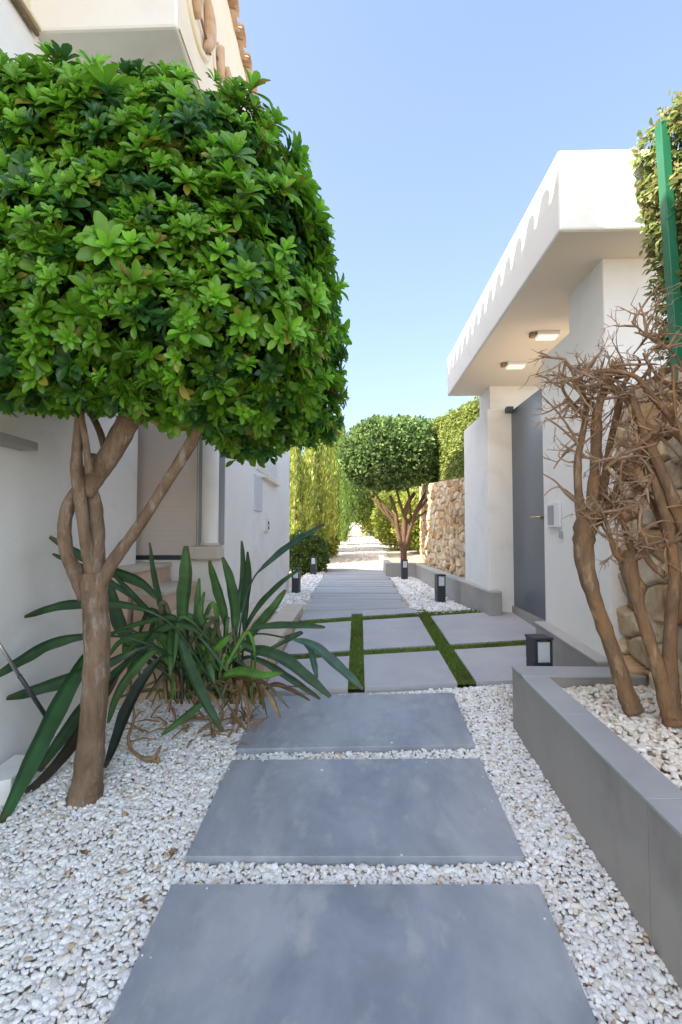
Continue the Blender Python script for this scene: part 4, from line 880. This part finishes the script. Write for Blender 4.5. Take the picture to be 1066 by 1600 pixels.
# bushes
def bush(name, lab, u, v, Y, hw, hh, n_, size, cols, seed, cat='bush', grp=None):
    c_ = at(u, v, Y); leaf_tree(name, lab, cat, (c_[0], Y, float(g(c_[0], Y))), [([(c_[0], Y, float(g(c_[0], Y)) - .05), (c_[0] + .03, Y, c_[2] - .1), (c_[0], Y, c_[2])], .05, .03)], c_, (hw, hw * .8, hh), n_, size, cols, seed, nn=2.2, lumps=.2, inner=.5, grp=grp)
G1 = [(.10, .17, .035), (.15, .22, .04), (.06, .10, .03), (.20, .25, .06)]; G2 = [(.32, .36, .05), (.24, .29, .04), (.38, .38, .08), (.2, .22, .04)]
bush('bush', 'rounded green bush at the foot of the cypresses behind the far left bollard', 479, 866, 10.4, .50, .45, 6000, .07, G1, 71)
bush('bush', 'yellow green low bush between the green bush and the path', 503, 850, 13.2, .42, .36, 3500, .08, G2, 72)
bush('bush', 'bright yellow green bush seen through the stems of the clipped tree', 628, 812, 16, .95, .95, 9000, .09, G2, 73)
bush('bush', 'bright yellow bush right of the path, beyond the clipped tree', 593, 800, 26, 1.1, 1.5, 7000, .12, G2, 74)
bush('bush', 'golden bush against the end of the rubble wall', 655, 815, 14.6, .7, .8, 5000, .1, G2, 75)
bush('bush', 'red and orange flowering bush at the left edge of the sunlit path', 522, 829, 20, .42, .34, 1500, .10, [(.45, .14, .05), (.38, .20, .06), (.3, .25, .06)], 76)
bush('bush', 'dark bush at the far end of the path', 552, 783, 60, 2.6, 2.8, 4000, .5, [(.035, .06, .025), (.06, .09, .03)], 77)
bush('bush', 'far green tree closing the view at the end of the path', 566, 785, 75, 5, 4.0, 5000, .7, [(.07, .12, .03), (.10, .15, .04)], 78, cat='tree')
bush('bush', 'far pale green tree left at the end of the path', 542, 775, 85, 5, 6, 5000, .8, [(.08, .13, .04), (.12, .16, .05)], 79, cat='tree')
bush('bush', 'large green bush behind the golden ones on the right', 600, 775, 26, 2.3, 1.7, 8000, .16, G1, 80)
bush('bush', 'tall green mass behind the hedge screen beyond the clipped tree', 660, 745, 22, 2.0, 2.2, 8000, .15, G1, 81)

# ------------------------------------------------------------------ the house on the left
hs = thing('house', 'white two storey house with terracotta eaves, projecting upper floor and side entrance', 'house', (-3, 4, .3))
WA, WB, YE, YW, YS, XS, ZS = -1.625, -1.00, 3.72, 7.4, 2.32, -.895, 3.885
MB().box(-8, WA, -4, 3.58, -.6, ZS).build('wall', M_plaster, hs, bevel=.01)
MB().box(-8, WB, YE, YW, -.2, ZS).build('wall', M_plaster, hs, bevel=.012)
MB().box(-8, -2.0, 3.581, YE - .001, -.2, ZS).build('wall', M_plaster, hs)
MB().box(-8, XS, YS, YW - .002, ZS + .001, 5.06).build('upper_floor', M_plaster, hs, bevel=.015)
MB().box(-8, -1.65, -4, YS - .001, ZS + .001, 5.06).build('upper_floor', M_cream, hs)
MB().box(XS + .001, XS + .008, YS + .02, YW - .03, ZS + .012, 5.05).build('side_render', M_cream, hs)
MB().tube([(WA + .022, .5, ZS - .03), (WA + .022, YS - .01, ZS - .03)], .012, 8).build('drip_rail', M_wood, hs)
MB().box(WA + .0005, WA + .05, .5, YS - .01, ZS - .018, ZS + .0).build('moulding', M_cream, hs)
# round ventilation openings with terracotta pieces
def vent(Yc_, zc, rd, seed):
    mb = MB(); ring = [(XS + .0085, Yc_ + rd * math.cos(a), zc + rd * math.sin(a)) for a in np.linspace(0, 2 * math.pi, 25)]
    mb.tube(ring, rd * .10, 8, cap=False); o = mb.build('vent_opening', M_cream, hs)
    mb = MB(); n_ = 24; mb.add([(XS + .0105, Yc_ + rd * .93 * math.cos(a), zc + rd * .93 * math.sin(a)) for a in np.linspace(0, 2 * math.pi, n_, endpoint=False)], [tuple(range(n_))]); mb.build('back_plate', M_cream, o)
    mb = MB()
    for s_ in (-1, 1):
        pts = [(XS + .04, Yc_ + s_ * rd * (.12 + .55 * math.sin(a)), zc + rd * .8 * math.cos(a)) for a in np.linspace(.5, 2.7, 9)]
        mb.tube(pts, [rd * .09 + .09 * rd * math.sin(k / 8 * math.pi) for k in range(9)], 7)
    mb.build('terracotta_piece', M_tile, o)
    MB().tube([(XS + .03, Yc_ - rd * .9, zc - rd * .15), (XS + .03, Yc_ + rd * .85, zc - rd * .45)], .008, 6).build('bar', M_wood, o)
vent(2.60, 4.30, .21, 1); vent(3.06, 4.36, .16, 2)
# roof with barrel tiles
mb = MB(); EX, EZ, SL = -.83, 5.04, .35; XR = -7.2
y0r, y1r = -3.0, YW + .02; ntile = int((y1r - y0r) / .22)
for i in range(ntile):
    yc = y0r + .11 + i * .22; rowsx = 7
    for (cy, rd, convex, dz, xe) in ((yc, .075, True, .035, EX), (yc + .11, .07, False, .03, EX - .02)):
        xs2 = [xe, xe - .4, xe - .8, XR]
        vs = []; na = 7
        for x in xs2:
            zc = EZ + (EX - x) * SL + dz
            for k in range(na):
                a = math.pi * k / (na - 1); yy = cy - rd * math.cos(a); zz = zc + (rd * math.sin(a) if convex else -rd * .75 * math.sin(a) + .02); vs.append((x, yy, zz))
        no = len(vs); th = .014
        vs += [(x, y, z - th) for x, y, z in vs]
        fs = [(r_ * na + k, r_ * na + k + 1, (r_ + 1) * na + k + 1, (r_ + 1) * na + k) for r_ in range(len(xs2) - 1) for k in range(na - 1)]
        fs += [tuple(reversed([q + no for q in f])) for f in fs]
        fs += [(k, k + no, k + 1 + no, k + 1) for k in range(na - 1)]
        mb.add(vs, fs, True)
mb.build('roof_tiles', M_tile, hs)
mb = MB()
for x0, x1, in ((EX - .06, XR),):
    za, zb_ = EZ - .03, EZ - .03 + (x0 - x1) * SL
    mb.add([(x0, y0r, za), (x1, y0r, zb_), (x1, y1r, zb_), (x0, y1r, za), (x0, y0r, za - .05), (x1, y0r, 5.0), (x1, y1r, 5.0), (x0, y1r, za - .05)],
           [(0, 3, 2, 1), (4, 5, 6, 7), (0, 1, 5, 4), (1, 2, 6, 5), (2, 3, 7, 6), (3, 0, 4, 7)])
mb.build('roof_deck', M_cream, hs)
# entrance: slatted blind, narrow window with sill, facing the viewer
zl = 1.12
mb = MB(); mb.box(-2.05, -1.218, YE - .014, YE - .002, zl + .046, 2.5); z = zl + .05
while z < 2.5: mb.box(-2.048, -1.220, YE - .016, YE - .0145, z, z + .0362); z += .037
mb.build('slatted_panel', M_clad, hs, bevel=.001)
MB().box(-2.05, -1.215, YE - .012, YE - .0015, zl + .01, zl + .045).build('shadow_gap', M_dark, hs)
col_ = MB(); col_.tube([(-1.095, YE - .075, 1.236), (-1.095, YE - .075, ZS - .001)], .062, 32, cap=False); col_.build('round_column', M_plaster, hs)
MB().tube([(-1.095, YE - .075, 1.2355), (-1.095, YE - .075, 1.262)], .075, 32).build('column_base', M_tread, hs)
MB().box(-1.205, -1.005, YE - .012, YE - .0015, 1.245, 3.8).build('shade_strip', M_grey, hs)  # grey sheet paints the shade on the wall edge behind the column
MB().box(-1.26, -1.003, YE - .16, YE - .0015, 1.14, 1.235).build('sill', M_tread, hs, bevel=.012)
# letter box cabinet and switch plate on the side wall
cb = thing('meter_cabinet', 'pale meter cabinet with a sloping yellowish ledge on the white house wall', 'cabinet', (WB, 5.6, 1.9))
MB().box(WB + .0005, WB + .014, 4.85, 6.1, 1.98, 2.22).build('door', M_white, cb, bevel=.002)
MB().box(WB + .0005, WB + .05, 5.1, 6.15, 1.925, 1.95).build('ledge', M_cream, cb, bevel=.003)
MB().box(WB + .0005, WB + .012, 4.78, 5.16, 1.56, 1.92).build('lower_door', M_glow, cb, bevel=.002)
sw = thing('doorbell', 'small white doorbell plate with two dark buttons on the house wall', 'doorbell', (WB, 5.4, 1.4))
MB().box(WB + .0005, WB + .016, 5.28, 5.58, 1.35, 1.49).build('plate', M_white, sw, bevel=.002)
for z in (1.375, 1.43): MB().box(WB + .0165, WB + .022, 5.47, 5.53, z, z + .035).build('button', M_dark, sw, bevel=.002)
# shelf/sill on wall at the far left edge
o = MB().box(WA + .001, WA + .09, .9, 2.30, 1.735, 1.775).build('window_sill', M_kerb, bevel=.004); o.parent = hs; o.matrix_parent_inverse = Matrix.Translation(hs.location).inverted()
# entrance steps
stp = thing('entrance_steps', 'stone entrance steps with terracotta risers climbing from the court to the house', 'steps', (-.9, 4, .4))
for i, (x, ztop, ya, yb) in enumerate([(-.60, .50, 3.30, 5.75), (-.80, .66, 3.20, 4.75), (-.995, .82, 3.10, 3.70), (-1.20, .97, 3.05, 3.70), (-1.40, 1.11, 3.0, 3.70)]):
    xl = WB + .002 if i < 2 else -2.0
    xi = [-.80, -1.0, -1.2, -1.4, -1.99][i]
    if i < 2: MB().box(max(xi, WB + .002), x - .012, ya, yb, .2, ztop - .03).build('riser', M_terra, stp, bevel=.003)
    else: MB().box(xi, x - .012, ya, yb, .2, ztop - .03).build('riser', M_terra, stp, bevel=.003)
    if i < 2:
        MB().box(max(xi - .02, WB + .003), x, ya - .01, yb + .005, ztop - .0295, ztop).build('tread', M_tread, stp, bevel=.004)
        if i == 1 or i == 0: pass
    else: MB().box(xi - .02 if i < 4 else xi, x, ya - .01, yb + .0, ztop - .0295, ztop).build('tread', M_tread, stp, bevel=.004)
# inner body of the lower steps where they run in front of the recess
MB().box(-1.0 + .001, -.99, 3.3, 3.4, .2, .3).build('riser', M_terra, stp)
# low white ledge, leaning pole and black hose end in the lower left corner
P = [gnd(u, v, .09) for u, v in ((-60, 1235), (18, 1212), (62, 1168), (-10, 1166))]
o = MB().prism([(max(p[0], -1.595), p[1], .30) for p in P], .3).build('plaster_ledge', M_plaster, bevel=.004); tag(o, 'low white plastered ledge at the lower left edge below the leaning pole', 'ledge')
pt = thing('leaning_pole', 'thin black and silver pole leaning among the leaves against the left wall', 'pole', at(75, 1180, 2.35))
MB().tube([at(-12, 990, 2.0), at(30, 1055, 2.12)], .008, 8).build('upper_tube', M_steel, pt); MB().tube([at(30, 1055, 2.12), at(74, 1122, 2.28)], .0095, 8).build('sleeve', M_dark, pt)
MB().tube([at(70, 1190, 2.3), at(77, 1150, 2.34)], .008, 8).build('foot', M_steel, pt)
mb = MB(); q = [gnd(u, v, .02) for u, v in ((-20, 1225), (10, 1218), (30, 1205), (40, 1190))]; mb.tube(catmull(q, 5), .028, 10); tag(mb.build('drain_pipe', M_dark), 'black pipe end lying on the gravel at the lower left edge', 'pipe')
print('done')
